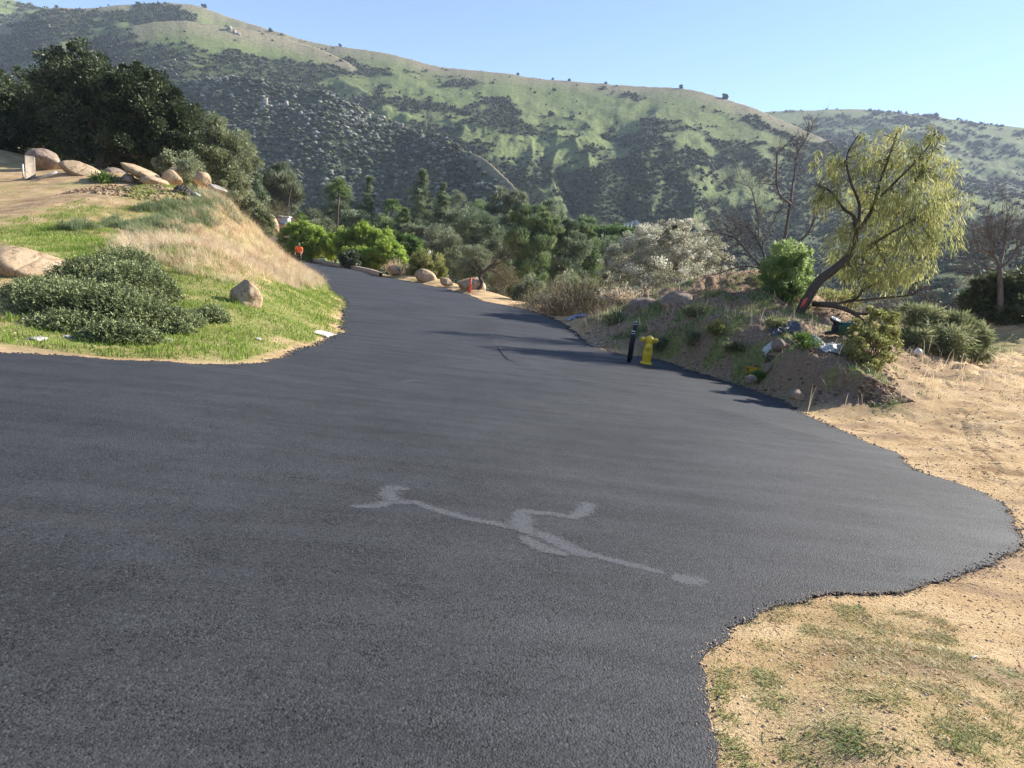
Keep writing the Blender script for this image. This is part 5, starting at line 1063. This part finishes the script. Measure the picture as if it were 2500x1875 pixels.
# single bushes and outcrops that stand out on the slopes
def hillpt(px, py):
    r = ray(px, py); hd = math.hypot(r[0], r[1]); t = math.atan2(r[0], r[1]); R_ = np.geomspace(80, 1500, 2500); z = EYE[2]+r[2]/hd*R_; g = hill_z(np.full(len(R_), t), R_); k = int(np.argmax(g > z)) if (g > z).any() else int(np.argmax(g-z)); return np.array([R_[k]*math.sin(t), R_[k]*math.cos(t), g[k]]), R_[k]
for i, (px, py, w, lab) in enumerate([(577, 152, 26, 'round dark bush alone on the bare shoulder of the front ridge'), (628, 160, 18, 'dark bush right of the round one on the bare shoulder'), (610, 198, 16, 'small dark bush below the bare shoulder'), (1345, 283, 22, 'single dark tree standing out on the green slope above the small cone hill'),
        (1663, 212, 16, 'round tree on the skyline where the main ridge starts to drop'), (658, 72, 8, 'tiny bush on the skyline right of the summit'), (660, 78, 14, 'bush on the skyline just below the tiny one'), (830, 112, 10, 'bush on the skyline above the bright green shoulder'), (1265, 172, 10, 'thin bush on the skyline above the middle of the slope'), (1350, 188, 9, 'thin bush on the skyline left of the round tree'), (1390, 192, 11, 'twiggy bush on the skyline between thin bush and round tree'), (1480, 197, 10, 'low twiggy bush on the skyline close left of the round tree'),
        (1770, 236, 22, 'dark bushes where the skyline drops to the saddle'), (2285, 284, 14, 'small tree on the far right skyline'), (138, 14, 8, 'tiny bush on the leftmost summit'), (498, 14, 14, 'dark bush on the shoulder of the main summit')]):
    q, d = hillpt(px, py); s = pm(w, d)/2*.5; rg = np.random.default_rng(500+i); V, Fc, t, _ = crown([(q+np.array([0, 0, s*.7]), np.array([s, s, s*.85]))], 16, 40, .4, s*.5, s*.3, rg)
    o = MB().add(V, Fc, t*.7).build('hillside_bush', M_OAK, origin=q); tag(o, lab, 'bush', 'bushes standing out on the hillsides')
for i, (px, py, w, h, lab) in enumerate([(570, 80, 26, 16, 'pale rock outcrop near the top of the front ridge'), (547, 205, 18, 26, 'pale rock outcrop on the brown shoulder'), (530, 232, 16, 14, 'small pale outcrop below the brown shoulder'), (640, 265, 34, 22, 'jagged grey cliff above the dark spur'), (690, 262, 30, 20, 'grey cliff face right of the jagged one'), (975, 312, 24, 16, 'rock outcrop on the crest of the dark spur')]):
    q, d = hillpt(px, py); mb = MB(); rg = np.random.default_rng(600+i)
    for k in range(7):
        V0, F0 = ico(2); s = pm(w, d)/5*rg.uniform(.5, 1.1); V = V0*(1+rg.normal(0, .16, (len(V0), 1)))*np.array([1, 1, rg.uniform(.8, 1.6)])*s+q+np.array([rg.uniform(-.5, .5)*pm(w, d), rg.uniform(-1, 1), rg.uniform(-.5, .5)*pm(h, d)]); mb.add(V, F0)
    o = mb.build('rock_outcrop', R_GREY, origin=q); tag(o, lab, 'rock outcrop', 'rock outcrops on the hills')
# ------------------------------------------------------------------ made things
def place(px, py):
    q, d = hit(px, py); return q, d
YEL = simplemat('hydrant_paint', (.72, .47, .02), (.85, .6, .05), 6, .42, .5, .15, .002)
BLK = simplemat('black_plastic', (.012, .012, .02), (.03, .03, .042), 12, .45, .4, .1, .002)
SILV = simplemat('reflective_band', (.45, .46, .5), (.75, .76, .8), 30, .35, .5, .05, .001)
ORG = simplemat('orange_plastic', (.75, .07, .02), (.95, .14, .05), 10, .5, .4, .1, .002)
WHT = simplemat('white_plastic', (.42, .42, .4), (.62, .62, .6), 9, .5, .4, .1, .003)
CONC = simplemat('concrete', (.2, .165, .13), (.33, .28, .23), 7, .9, .2, .4, .006)
GRN = simplemat('dark_green_plastic', (.004, .035, .02), (.012, .08, .045), 8, .4, .5, .1, .002)
# fire hydrant: wet-barrel type, two side outlets on top and one large front outlet
hp = on_road(1577, 888); ax_t = np.array([-hp[0], -hp[1], 0]); ax_t /= np.linalg.norm(ax_t)
root = empty('fire_hydrant', hp, 'yellow fire hydrant standing on the asphalt beside the bollards', 'fire hydrant')
B = hp-np.array([0, 0, .02])
MB().add(*lathe([(0.155, 0), (.155, .045), (.15, .055), (.115, .06), (.11, .075)], B, 28)).build('base_flange', YEL, root)
for k in range(8):
    a = k*math.pi/4+.2; MB().add(*lathe([(.014, .05), (.014, .075), (.008, .078)], B+np.array([math.cos(a)*.133, math.sin(a)*.133, 0]), 6)).build('bolt', YEL, root)
MB().add(*lathe([(.10, .07), (.118, .11), (.122, .26), (.126, .30), (.118, .34), (.10, .46), (.092, .52), (.10, .58), (.112, .62), (.115, .68), (.10, .715), (.06, .74), (.045, .745), (.04, .765), (0.01, .767)], B, 10, phase=.15)).build('barrel', YEL, root, smooth=False)
def outlet(pos_, ax, r, l):
    o = MB().add(*lathe([(r*.8, 0), (r*.8, l*.45), (r*1.12, l*.47), (r*1.12, l*.78), (r*.95, l*.88), (r*.4, l*.9), (r*.36, l*1.12), (.005, l*1.13)], pos_, 18, ax)).build('outlet', YEL, root)
    return o
sd = np.array([-ax_t[1], ax_t[0], 0])   # camera-left/right of the hydrant
outlet(B+np.array([0, 0, .66])+sd*.07, sd*.93+ax_t*.36, .058, .15)
outlet(B+np.array([0, 0, .655])-sd*.07, -sd*.93+ax_t*.36+np.array([0, 0, -.03]), .058, .17)
outlet(B+np.array([0, 0, .47])+ax_t*.05-sd*.0, ax_t, .088, .16)
# bollards
def bollard(px, py, h, label, r=.055):
    q = on_road(px, py); root = empty('bollard', q, label, 'bollard', 'black bollards beside the hydrant')
    MB().add(*lathe([(r, -.02), (r, h-.012), (r*.9, h)], q, 24)).build('post', BLK, root, smooth=False)
    for a, b in ((h-.06, h-.045),): MB().add(*lathe([(r*1.03, a), (r*1.05, a+.004), (r*1.05, b-.004), (r*1.03, b)], q, 24)).build('band', SILV, root)
    MB().add(*lathe([(r*1.04, h), (r*1.04, h+.008), (r*.9, h+.014), (.005, h+.017)], q, 24)).build('cap', SILV if True else BLK, root)
bollard(1535, 883, .80, 'front black bollard with pale rings, nearest the hydrant')
bollard(1538.5, 876, 1.0, 'rear black bollard rising behind the front one')
# orange delineator
q = on_road(1146, 717); root = empty('delineator_post', q, 'slim orange delineator post at the far road edge', 'delineator post')
MB().add(*lathe([(.2, -.01), (.2, .02), (.15, .04), (.06, .05)], q, 8)).build('base', BLK, root)
MB().add(*lathe([(.075, .03), (.07, .5), (.07, .92), (.05, .96), (.01, .965)], q, 14)).build('post', ORG, root, smooth=False)
for a in (.76, .6): MB().add(*lathe([(.072, a), (.074, a+.004), (.074, a+.066), (.072, a+.07)], q, 14)).build('band', simplemat('dull_band', (.3, .1, .08), (.6, .35, .3), 20), root)
# concrete post, pipes
q, d = place(75, 438); root = empty('utility_post', q, 'square concrete utility post with a small plate, at the left end of the boulders', 'post')
h = pm(54, d); MB().add(*box(q+np.array([0, 0, h/2-.05]), (.42, .42, h+.1), rotz(.62), .02)).build('pillar', CONC, root)
MB().add(*box(q+rotz(.62)@np.array([.213, 0.02, 0])+np.array([0, 0, h*.78]), (.012, .14, .2), rotz(.62), .003)).build('plate', CONC, root)
q, d = place(57, 436); o = MB().add(*tube([q-[0, 0, .1], q+[0, 0, pm(34, d)]], .04, 10)).build('standpipe', WHT, origin=q); tag(o, 'thin white pipe standing upright left of the concrete post', 'pipe')
a, d = place(94, 439); b = P(138, 420, d-.1); o = MB().add(*tube([a+[0, 0, .05], b], .055, 12)).build('loose_pipe', WHT, origin=a); tag(o, 'white plastic pipe leaning on the ground right of the concrete post', 'pipe')
q, d = place(482, 478); o = MB().add(*tube([P(474, 473, d-.2), P(487, 480, d-.2)], .09, 12)).build('pipe_offcut', WHT, origin=q); tag(o, 'short white pipe offcut beside the dark rag on the field edge', 'pipe')
def crumple(name, label, cat, px, py, w, h, mat, seed, d=None, flat=.3, loc=None, depth=None):
    q, dd = place(px, py); rg = np.random.default_rng(seed); n = 26; u, v = np.meshgrid(np.linspace(-1, 1, n), np.linspace(-1, 1, n)); W = pm(w, dd)/2; D = depth or W*.6
    X = u*W*(1+.25*fbm(v*2, u*0+seed, seed, 2)); Y = v*D*(1+.25*fbm(u*2, v*0+seed, seed+1, 2)); Hh = pm(h, dd)*(1.0-(u**2+v**2)*.42)*(.55+.75*(1-np.abs(fbm(u*3, v*3, seed+2, 4)*2)))
    V = np.stack([X+q[0], Y+q[1], np.maximum(zg(X+q[0], Y+q[1])+.005+Hh.clip(0), -99)], -1).reshape(-1, 3); V2 = V.copy(); V2[:, 2] -= .006
    i = np.arange(n-1)[:, None]*n; j = np.arange(n-1)[None]; Fq = np.stack([i+j, i+j+1, i+n+j+1, i+n+j], -1).reshape(-1, 4)
    o = MB().add(V, Fq).add(V2, Fq[:, ::-1]).build(name, mat, origin=q, smooth=True); tag(o, label, cat); return o
DKR = simplemat('dark_sheet', (.025, .026, .03), (.12, .12, .13), 9, .4, .5, .6, .01); BLUE = simplemat('blue_rag', (.05, .08, .16), (.5, .52, .56), 9, .8, .2, .6, .01); WSH = simplemat('white_sheet', (.3, .29, .27), (.62, .61, .58), 9, .6, .3, .6, .01)
crumple('dark_rag', 'dark crumpled rag on the churned soil above the dry slope', 'rag', 450, 474, 46, 14, simplemat('dark_rag', (.03, .025, .02), (.12, .1, .08), 9), 3)
crumple('blue_rag', 'blue and white crumpled rags on the verge where the shadow starts', 'rag', 1408, 776, 42, 7, BLUE, 4, depth=.25)
crumple('black_tarp', 'crumpled shiny black sheet on the bank left of the green cart', 'tarp', 1912, 808, 60, 9, DKR, 5, depth=.22)
crumple('white_bag', 'torn white plastic bag in the litter below the green cart', 'bag', 2025, 852, 44, 7, WSH, 6, depth=.22)
crumple('litter_bag', 'grey-white litter bag just left of the torn white one', 'bag', 1990, 830, 34, 8, simplemat('grey_bag', (.15, .15, .14), (.45, .45, .43), 14), 7, depth=.2)
crumple('litter_bag', 'pile of greyish litter at the edge of the yellow-green shrub', 'bag', 2065, 860, 36, 12, simplemat('grey_bag', (.15, .15, .14), (.45, .45, .43), 14), 8, depth=.25)
crumple('paper_scrap', 'grey torn scrap half buried on the bare soil at the lower left', 'scrap', 92, 828, 42, 4, simplemat('dirty_paper', (.2, .17, .15), (.6, .56, .52), 12), 9, depth=.1)
crumple('paper_scrap', 'small white scrap below the juniper', 'scrap', 165, 824, 14, 4, WSH, 10, depth=.04)
crumple('paper_scrap', 'white sheet flat on the bank above the stump', 'scrap', 1880, 847, 26, 2, WSH, 11, depth=.1)
crumple('paper_scrap', 'white scrap in the green weeds below the blocky boulder', 'scrap', 632, 830, 14, 4, WSH, 12, depth=.05)
crumple('kerb_rubble', 'broken white concrete smear on the road corner', 'rubble', 792, 817, 40, 4, simplemat('lime_rubble', (.4, .33, .26), (.72, .66, .58), 14), 13, depth=.3)
q, d = place(410, 838); o = MB().add(*lathe([(.02, 0), (.032, .07), (.034, .075), (.03, .07), (.018, .005)], q+[0, 0, .04], 16, (.8, -.45, .25))).build('cup', WHT, origin=q); tag(o, 'white cup lying in the grass in front of the juniper', 'cup')
q, d = place(2165, 882); o = MB().add(*lathe([(.02, 0), (.09, .004), (.125, .02), (.13, .024), (.12, .022), (.08, .008), (.001, .006)], q+[0, 0, .01], 24)).build('plate', WHT, origin=q); tag(o, 'white plate lying on the sand right of the yellow-green shrub', 'plate')
q, d = place(2239, 868); o = MB().add(*lathe([(.01, 0), (.07, .01), (.1, .05), (.1, .1), (.07, .15), (.03, .175), (.01, .18)], q, 18)).build('plastic_jug', WHT, origin=q); tag(o, 'round white plastic jug at the foot of the branch heap', 'jug')
q, d = place(2388, 868); o = MB().add(*lathe([(.01, 0), (.07, .01), (.09, .05), (.09, .13), (.04, .2), (.01, .21)], q, 18)).build('plastic_jug', simplemat('blue_white_plastic', (.4, .5, .52), (.6, .7, .72)), origin=q); tag(o, 'pale bluish jug under the right end of the branch heap', 'jug')
# yellow crate
q, d = place(1838, 915); W = pm(30, d); root = empty('yellow_crate', q, 'small yellow plastic crate at the road edge among the weeds', 'crate'); YC = simplemat('yellow_plastic', (.75, .36, .02), (.9, .5, .05), 8, .5)
cr = MB(); hh = pm(14, d)
for sx, sy, lx, ly in ((0, -1, W, .012), (0, 1, W, .012), (-1, 0, .012, W*.7), (1, 0, .012, W*.7)): cr.add(*box(q+np.array([sx*W/2, sy*W*.35, hh/2+.02]), (lx, ly, hh), None, .002))
cr.build('sides', YC, root); MB().add(*box(q+np.array([0, 0, .022]), (W*.98, W*.68, .01))).build('bottom', YC, root); rim = MB()
for sx, sy, lx, ly in ((0, -1, W+.03, .02), (0, 1, W+.03, .02), (-1, 0, .02, W*.7), (1, 0, .02, W*.7)): rim.add(*box(q+np.array([sx*(W/2+.005), sy*(W*.35+.005), hh+.026]), (lx, ly, .014), None, .002))
rim.build('rim', YC, root)
# stump
q, d = place(1882, 882); W = pm(23, d)/2; root = empty('tree_stump', q, 'cut tree stump with a pale top on the bank above the yellow crate', 'tree stump')
MB().add(*lathe([(W*1.15, -.05), (W, .05), (W*.95, pm(16, d)), (W*.9, pm(16.5, d))], q, 14)).build('bark', BARK, root); MB().add(*lathe([(W*.88, pm(16, d)), (W*.86, pm(17.2, d)), (.01, pm(17, d))], q, 14)).build('cut_face', simplemat('cut_wood', (.32, .14, .07), (.6, .35, .2), 14), root)
# overturned green wheeled cart
q, d = place(2045, 822); root = empty('wheeled_cart', q, 'dark green garden cart tipped on its side with one wheel in the air', 'garden cart'); s = pm(1, d)
Rt = rotz(-.2)
def frus(c, w0, w1, l, dd0, dd1):   # tub lying on its side, mouth to the right
    V = []
    for t, w, e in ((0, w0, dd0), (.5, (w0+w1)/2*1.04, (dd0+dd1)/2*1.03), (1, w1, dd1)):
        for k in range(12):
            a = k/12*2*math.pi+.26; cx = math.copysign(abs(math.cos(a))**.45, math.cos(a)); cz = math.copysign(abs(math.sin(a))**.45, math.sin(a)); V.append(Rt@np.array([l*(t-.5), cx*e/2, cz*w/2])+c)
    V = np.array(V); Fq = [[r*12+k, r*12+(k+1) % 12, (r+1)*12+(k+1) % 12, (r+1)*12+k] for r in range(2) for k in range(12)]; return V, [np.array(Fq), np.arange(12)[::-1][None]]
tc = q+np.array([s*10, 0, s*19]); MB().add(*frus(tc, s*30, s*40, s*32, s*26, s*34)).build('tub', GRN, root)
rimv = MB(); Vt, _ = frus(tc, s*30, s*40, s*32, s*26, s*34); rimv.add(*tube(np.concatenate([Vt[24:36], Vt[24:25]]), s*1.6, 6)); rimv.build('rim', GRN, root)
wc = q+np.array([-s*16, -.02, s*40]); wa = np.array([.15, -.45, .9])
def wheel(c, ax, R0):
    w_ = MB().add(*lathe([(R0*.72, -.03), (R0*.95, -.03), (R0, -.015), (R0, .015), (R0*.95, .03), (R0*.72, .03), (R0*.7, 0), (R0*.72, -.03)], c, 24, ax)).build('tyre', BLK, root)
    MB().add(*lathe([(R0*.7, -.02), (R0*.68, .022), (R0*.3, .03), (R0*.12, .045), (.004, .046)], c, 24, ax)).build('wheel_rim', WHT, root)
wheel(wc, wa, s*12); wheel(q+np.array([-s*18, 0.05, s*7]), np.array([.15, -.3, -.95]), s*12)
fr = MB(); fr.add(*tube([wc, q+np.array([-s*17, .02, s*8])], s*1.2, 8)); fr.add(*tube([q+np.array([-s*17, .02, s*26]), q+np.array([-s*4, 0, s*26])], s*1.2, 8)); fr.add(*tube([q+np.array([-s*4, 0, s*12]), q+np.array([-s*20, -.1, s*6]), q+np.array([-s*32, -.2, s*5])], s*1.4, 8)); fr.add(*box(q+np.array([-s*12, 0, s*24]), (s*10, s*14, s*22), Rt, .01)); fr.build('frame', BLK, root)
# red ribbon on the trunk
RED = simplemat('red_ribbon', (.8, .07, .06), (.95, .16, .12), 8, .6, .3, .2, .004, trans=.2)
q = P(1962, 745, 18.2); mb = MB(); g = np.array([P(1972, 727, 18.45), P(1963, 731, 18.4), P(1954, 750, 18.35), P(1957, 751, 18.3), P(1964, 743, 18.3), P(1972, 729, 18.4)]); V = np.concatenate([g, g+np.array([0, .015, 0])]); n = 6
mb.add(V, [np.array([[0, 1, 4, 5], [1, 2, 3, 4]]), np.array([[n+5, n+4, n+1, n], [n+4, n+3, n+2, n+1]]), np.array([[i, n+i, n+(i+1) % n, (i+1) % n] for i in range(6)])]); o = mb.build('ribbon', RED, origin=q); tag(o, 'red ribbon tied round the leaning pepper trunk', 'ribbon')
# sticks
for (a, b, lab) in (((1037, 633), (1049, 612), 'pale bare stick standing in the brown-green bush, left of a pair'), ((1041, 633), (1052, 613), 'pale bare stick standing in the brown-green bush, right of a pair')):
    A = P(*a, 46.2); o = MB().add(*tube([A, P(*b, 46.2)], .03, 6)).build('stick', WHT, origin=A); tag(o, lab, 'stick')
q, d = hit(2385, 1609); o = MB().add(*tube([P(2326, 1609, d), P(2345, 1611, d), P(2372, 1611, d), P(2384, 1604, d)]+np.array([0, 0, .006]), [.002, .003, .004, .006], 8)).build('plastic_sliver', WHT, origin=q); tag(o, 'thin curved white plastic sliver in the near corner', 'litter')
for i, (a, b) in enumerate((((1740, 1740), (1752, 1700)), ((1890, 1555), (1960, 1568)), ((2020, 1792), (2060, 1794)), ((2255, 1630), (2350, 1665)), ((1940, 1875), (1950, 1835)), ((2290, 1610), (2270, 1625)))):
    A = hit(*a)[0]+np.array([0, 0, .008]); Bq = hit(*b)[0]+np.array([0, 0, .012]); o = MB().add(*tube(wander(A, Bq, 6, .01, np.random.default_rng(i)), .0018, 5)).build('straw_stalk', M_STRAW, origin=A)
    tag(o, ['dry straw stalk by the notch in the asphalt edge', 'straw stalk near the top of the weedy corner', 'short straw stalk low in the middle of the weedy corner', 'long straw stalk near the white plastic sliver', 'straw stalk at the bottom edge of the picture', 'bent bit of straw beside the long stalk'][i], 'straw', 'straw stalks in the weedy corner')
# kerb along the far bend
kp = [on_road(*p) for p in [(752, 634), (757, 637), (800, 647), (860, 657), (900, 666), (915, 671), (925, 676)]]; kp = [np.array([-60, 61, -.6]), np.array([-34, 60.2, -.6]), np.array([-24, 58.8, -.6])]+kp[1:]; kp = np.array(kp); off = np.array([.1, .25, 0]); mb = MB(); n = len(kp); V = np.concatenate([kp+off*0+[0, 0, -.2], kp+[0, 0, .30], kp+off*1.6+[0, 0, .30], kp+off*1.6+[0, 0, -.2]])
mb.add(V, np.concatenate([[[i+k*n, i+1+k*n, i+1+((k+1) % 4)*n, i+((k+1) % 4)*n] for i in range(n-1)] for k in range(4)])); tag(mb.build('kerb', simplemat('kerb_concrete', (.3, .22, .15), (.5, .4, .3), 5, .9)), kind='structure')
# house roof and chimney behind the pepper trees
q = P(688, 560, 74); gz = q[2]-4; root = empty('house', (q[0], q[1], gz), 'house mostly hidden behind the pepper trees, dark red roof and white chimney', 'house')
MB().add(*box((q[0]-3, q[1]+3, gz+2), (9, 6, 4.0), None, .02)).build('wall', simplemat('stucco', (.5, .45, .4), (.6, .55, .5)), root)
z0 = gz+4.0; V = np.array([[-8, -.6, 0], [2, -.6, 0], [2, 6.6, 0], [-8, 6.6, 0], [-8, 3, 1.5], [2, 3, 1.5], [-8, -.6, .15], [2, -.6, .15], [2, 6.6, .15], [-8, 6.6, .15]], float)+np.array([q[0], q[1], z0])
MB().add(V, [np.array([[0, 3, 2, 1], [0, 1, 7, 6], [6, 7, 5, 4], [8, 9, 4, 5], [2, 3, 9, 8]]), np.array([[7, 8, 5], [9, 6, 4]]), np.array([[1, 2, 8, 7], [3, 0, 6, 9]])]).build('roof', simplemat('red_tile', (.05, .018, .015), (.12, .04, .032), 30, .8), root)
ct = P(697, 531, 75); ch = MB().add(*box((ct[0], ct[1], ct[2]-1.2), (.95, .9, 2.4), None, .02)).build('chimney', simplemat('white_render', (.5, .5, .5), (.7, .7, .7)), root); MB().add(*box((ct[0], ct[1], ct[2]+.1), (1.25, 1.15, .12), None, .02)).build('chimney_cap', WHT, root)
# white rail fence on the cone hill
fq = [(1480, 566), (1497, 557), (1525, 549), (1553, 538), (1562, 548), (1575, 562)]
pts = []
for a, b in zip(fq[:-1], fq[1:]):
    for t in np.linspace(0, 1, 4)[:-1]: pts.append(P(a[0]+(b[0]-a[0])*t, a[1]+(b[1]-a[1])*t, 215))
pts = np.array(pts); root = empty('rail_fence', pts[0], 'white rail fence climbing to a point below the small cone hill', 'fence'); FW = simplemat('fence_paint', (.45, .48, .52), (.6, .62, .65))
mb = MB()
for h in (0, -.45, -.9): mb.add(*tube(pts+[0, 0, h], .09, 5))
mb.build('rails', FW, root)
for p in pts: MB().add(*box(p+[0, 0, -.8], (.2, .2, 2.2), None, .02)).build('fence_post', FW, root)
# ------------------------------------------------------------------ worker
wd = 48.0; wq = P(729, 640, wd); wx, wy = wq[0], wq[1]; wz = float(z_road(wx, wy)); head_top = P(729, 589, wd)[2]; Hh = 1.72; sc_ = 1.0
root = empty('person', (wx, wy, wz), 'worker in an orange shirt and cap bending forward on the road behind the dry slope', 'person')
def skin(name, pts, edges, rad, mat, parent, lv=2):
    me = bpy.data.meshes.new(name); me.from_pydata([tuple(p) for p in pts], edges, []); o = bpy.data.objects.new(name, me); C.objects.link(o); o.parent = parent; me.materials.append(mat)
    o.modifiers.new('s', 'SKIN'); me.skin_vertices or me.skin_vertices
    sv_ = me.skin_vertices[0].data if len(me.skin_vertices) else None
    if sv_:
        for i, r in enumerate(rad): sv_[i].radius = (r, r) if np.isscalar(r) else r
        sv_[0].use_root = True
    m = o.modifiers.new('u', 'SUBSURF'); m.levels = lv; m.render_levels = lv; return o
SKIN = simplemat('skin', (.3, .15, .09), (.4, .22, .14)); SHIRT = simplemat('orange_shirt', (.85, .14, .03), (.95, .2, .05), 6, .8); TRO = simplemat('dark_trousers', (.02, .02, .025), (.05, .05, .06), 8, .9); CAP = simplemat('cap_cloth', (.12, .12, .08), (.2, .2, .14), 8, .9)
up_ = lambda x, y, z: (x, y, z)
J = [(0, 0, .93), (0, -.03, 1.12), (0, -.12, 1.33), (0, -.2, 1.45), (0, -.24, 1.52), (0, -.28, 1.60), (0, -.28, 1.68),      # pelvis, waist, chest, neck base, neck, head, crown
     (.2, -.14, 1.39), (.27, -.2, 1.12), (.2, -.4, .93), (.17, -.46, .86), (-.2, -.14, 1.39), (-.28, -.18, 1.12), (-.24, -.36, .92), (-.22, -.42, .85),
     (.1, 0, .88), (.13, -.06, .48), (.13, .02, .08), (.13, -.12, .04), (-.1, 0, .88), (-.13, -.04, .48), (-.13, .06, .08), (-.13, -.08, .04)]
Ed = [(0, 1), (1, 2), (2, 3), (3, 4), (4, 5), (5, 6), (2, 7), (7, 8), (8, 9), (9, 10), (2, 11), (11, 12), (12, 13), (13, 14), (0, 15), (15, 16), (16, 17), (17, 18), (0, 19), (19, 20), (20, 21), (21, 22)]
Rd = [(.16, .12), (.15, .11), (.17, .12), (.08, .07), (.055, .055), (.085, .1), (.075, .085), .065, .048, .036, .04, .065, .048, .036, .04, .09, .06, .045, .05, .09, .06, .045, .05]
skin('body', J, Ed, Rd, SKIN, root)
for hx, hy, hz_ in ((.17, -.46, .86), (-.22, -.42, .85)):
    hand = MB()
    for k in range(4): hand.add(*tube([(hx-.027+k*.018, hy-.03, hz_-.02), (hx-.03+k*.02, hy-.07, hz_-.05), (hx-.03+k*.019, hy-.075, hz_-.085+abs(k-1.4)*.006)], [.009, .008, .006], 6))
    hand.add(*tube([(hx+.03*(1 if hx < 0 else -1), hy-.01, hz_), (hx+.055*(1 if hx < 0 else -1), hy-.04, hz_-.02)], [.011, .008], 6))
    hv_ = np.concatenate(hand.V); mesh('hand', hv_, [np.concatenate(v) for v in hand.F.values()], SKIN, root)
sj = [J[0], J[1], J[2], (0, -.17, 1.42), J[7], (.25, -.18, 1.2), J[11], (-.26, -.16, 1.2)]
skin('shirt', sj, [(0, 1), (1, 2), (2, 3), (2, 4), (4, 5), (2, 6), (6, 7)], [(.19, .15), (.18, .14), (.2, .15), (.11, .1), .09, .075, .09, .075], SHIRT, root)
skin('trousers', [(0, 0, .93), J[15], J[16], (.13, .02, .12), J[19], J[20], (-.13, .06, .12)], [(0, 1), (1, 2), (2, 3), (0, 4), (4, 5), (5, 6)], [(.175, .135), .11, .08, .065, .11, .08, .065], TRO, root)
V0, F0 = ico(3); Vc = V0[:, :]*np.array([.1, .115, .09])+np.array([0, -.28, 1.66]); keep = (Vc[F0].mean(1)[:, 2] > 1.655); cp_ = MB().add(Vc, F0[keep]).add(*box((0, -.41, 1.66), (.14, .1, .012), None, .004)); hv_ = np.concatenate(cp_.V); mesh('cap', hv_, [np.concatenate(v) for v in cp_.F.values()], CAP, root)
face = MB(); 
for sx in (-1, 1): face.add(*lathe([(.001, 0), (.012, .004), (.014, .01), (.001, .014)], (sx*.033, -.372, 1.615), 8, (0, -1, 0)))
face.add(*lathe([(.018, 0), (.014, .02), (.002, .03)], (0, -.37, 1.59), 8, (0, -1, -.2)))
mesh('face', np.concatenate(face.V), [np.concatenate(v) for v in face.F.values()], SKIN, root)
root.rotation_euler = (0, 0, .25)
# ------------------------------------------------------------------ air
lo = (-3400, -3400, -70); hi = (3400, 3400, 420)
V = np.array([[x, y, z] for x in (lo[0], hi[0]) for y in (lo[1], hi[1]) for z in (lo[2], hi[2])], float); m, nt, out = newmat('haze_air')
vol = nt.nodes.new('ShaderNodeVolumePrincipled'); vol.inputs['Color'].default_value = (.72, .82, 1, 1); vol.inputs['Density'].default_value = .00016; vol.inputs['Anisotropy'].default_value = .1; L(nt, vol.outputs[0], out.inputs['Volume'])
hz_o = mesh('haze', V, np.array([[0, 1, 3, 2], [4, 6, 7, 5], [0, 4, 5, 1], [2, 3, 7, 6], [0, 2, 6, 4], [1, 5, 7, 3]]), m); tag(hz_o, 'thin bluish haze over the whole valley', 'haze', kind='stuff')
# ------------------------------------------------------------------ sun, sky, camera
SUN_AZ = R(64); SUN_EL = R(32)      # azimuth from +Y towards +X
sv = Vector((math.sin(SUN_AZ)*math.cos(SUN_EL), math.cos(SUN_AZ)*math.cos(SUN_EL), math.sin(SUN_EL)))
sl = bpy.data.lights.new('sun', 'SUN'); sl.energy = 5.0; sl.angle = R(.53); sl.color = (1, .94, .84)
so = bpy.data.objects.new('sun', sl); C.objects.link(so); so.rotation_euler = sv.to_track_quat('Z', 'Y').to_euler()
w = bpy.data.worlds.new('World'); bpy.context.scene.world = w; w.use_nodes = True
nt = w.node_tree; bg = nt.nodes['Background']
sky = nt.nodes.new('ShaderNodeTexSky'); sky.sky_type = 'NISHITA'; sky.sun_disc = False
sky.sun_elevation = SUN_EL; sky.sun_rotation = SUN_AZ; sky.altitude = 300; sky.air_density = 1.0; sky.dust_density = .05; sky.ozone_density = 2.0
mx = nt.nodes.new('ShaderNodeMix'); mx.data_type = 'RGBA'; mx.blend_type = 'MULTIPLY'; mx.inputs[0].default_value = 1; mx.inputs[7].default_value = (.9, .935, 1.05, 1)
nt.links.new(sky.outputs[0], mx.inputs[6]); nt.links.new(mx.outputs[2], bg.inputs[0]); bg.inputs[1].default_value = .088
cam = bpy.data.cameras.new('camera'); co = bpy.data.objects.new('camera', cam); C.objects.link(co)
cam.sensor_fit = 'HORIZONTAL'; cam.sensor_width = 36; cam.lens = 36*F/2500; cam.clip_start = .05; cam.clip_end = 20000
M = Matrix(((CR[0], CU[0], -_fw[0], EYE[0]), (CR[1], CU[1], -_fw[1], EYE[1]), (CR[2], CU[2], -_fw[2], EYE[2]), (0, 0, 0, 1)))
co.matrix_world = M
sc = bpy.context.scene; sc.camera = co
sc.view_settings.view_transform = 'Standard'; sc.view_settings.look = 'None'; sc.view_settings.exposure = 1.38; sc.view_settings.gamma = 1
sc.cycles.use_denoising = True
sc.cycles.max_bounces = 6; sc.cycles.diffuse_bounces = 3; sc.cycles.transmission_bounces = 4; sc.cycles.volume_bounces = 0
bpy.context.view_layer.update()
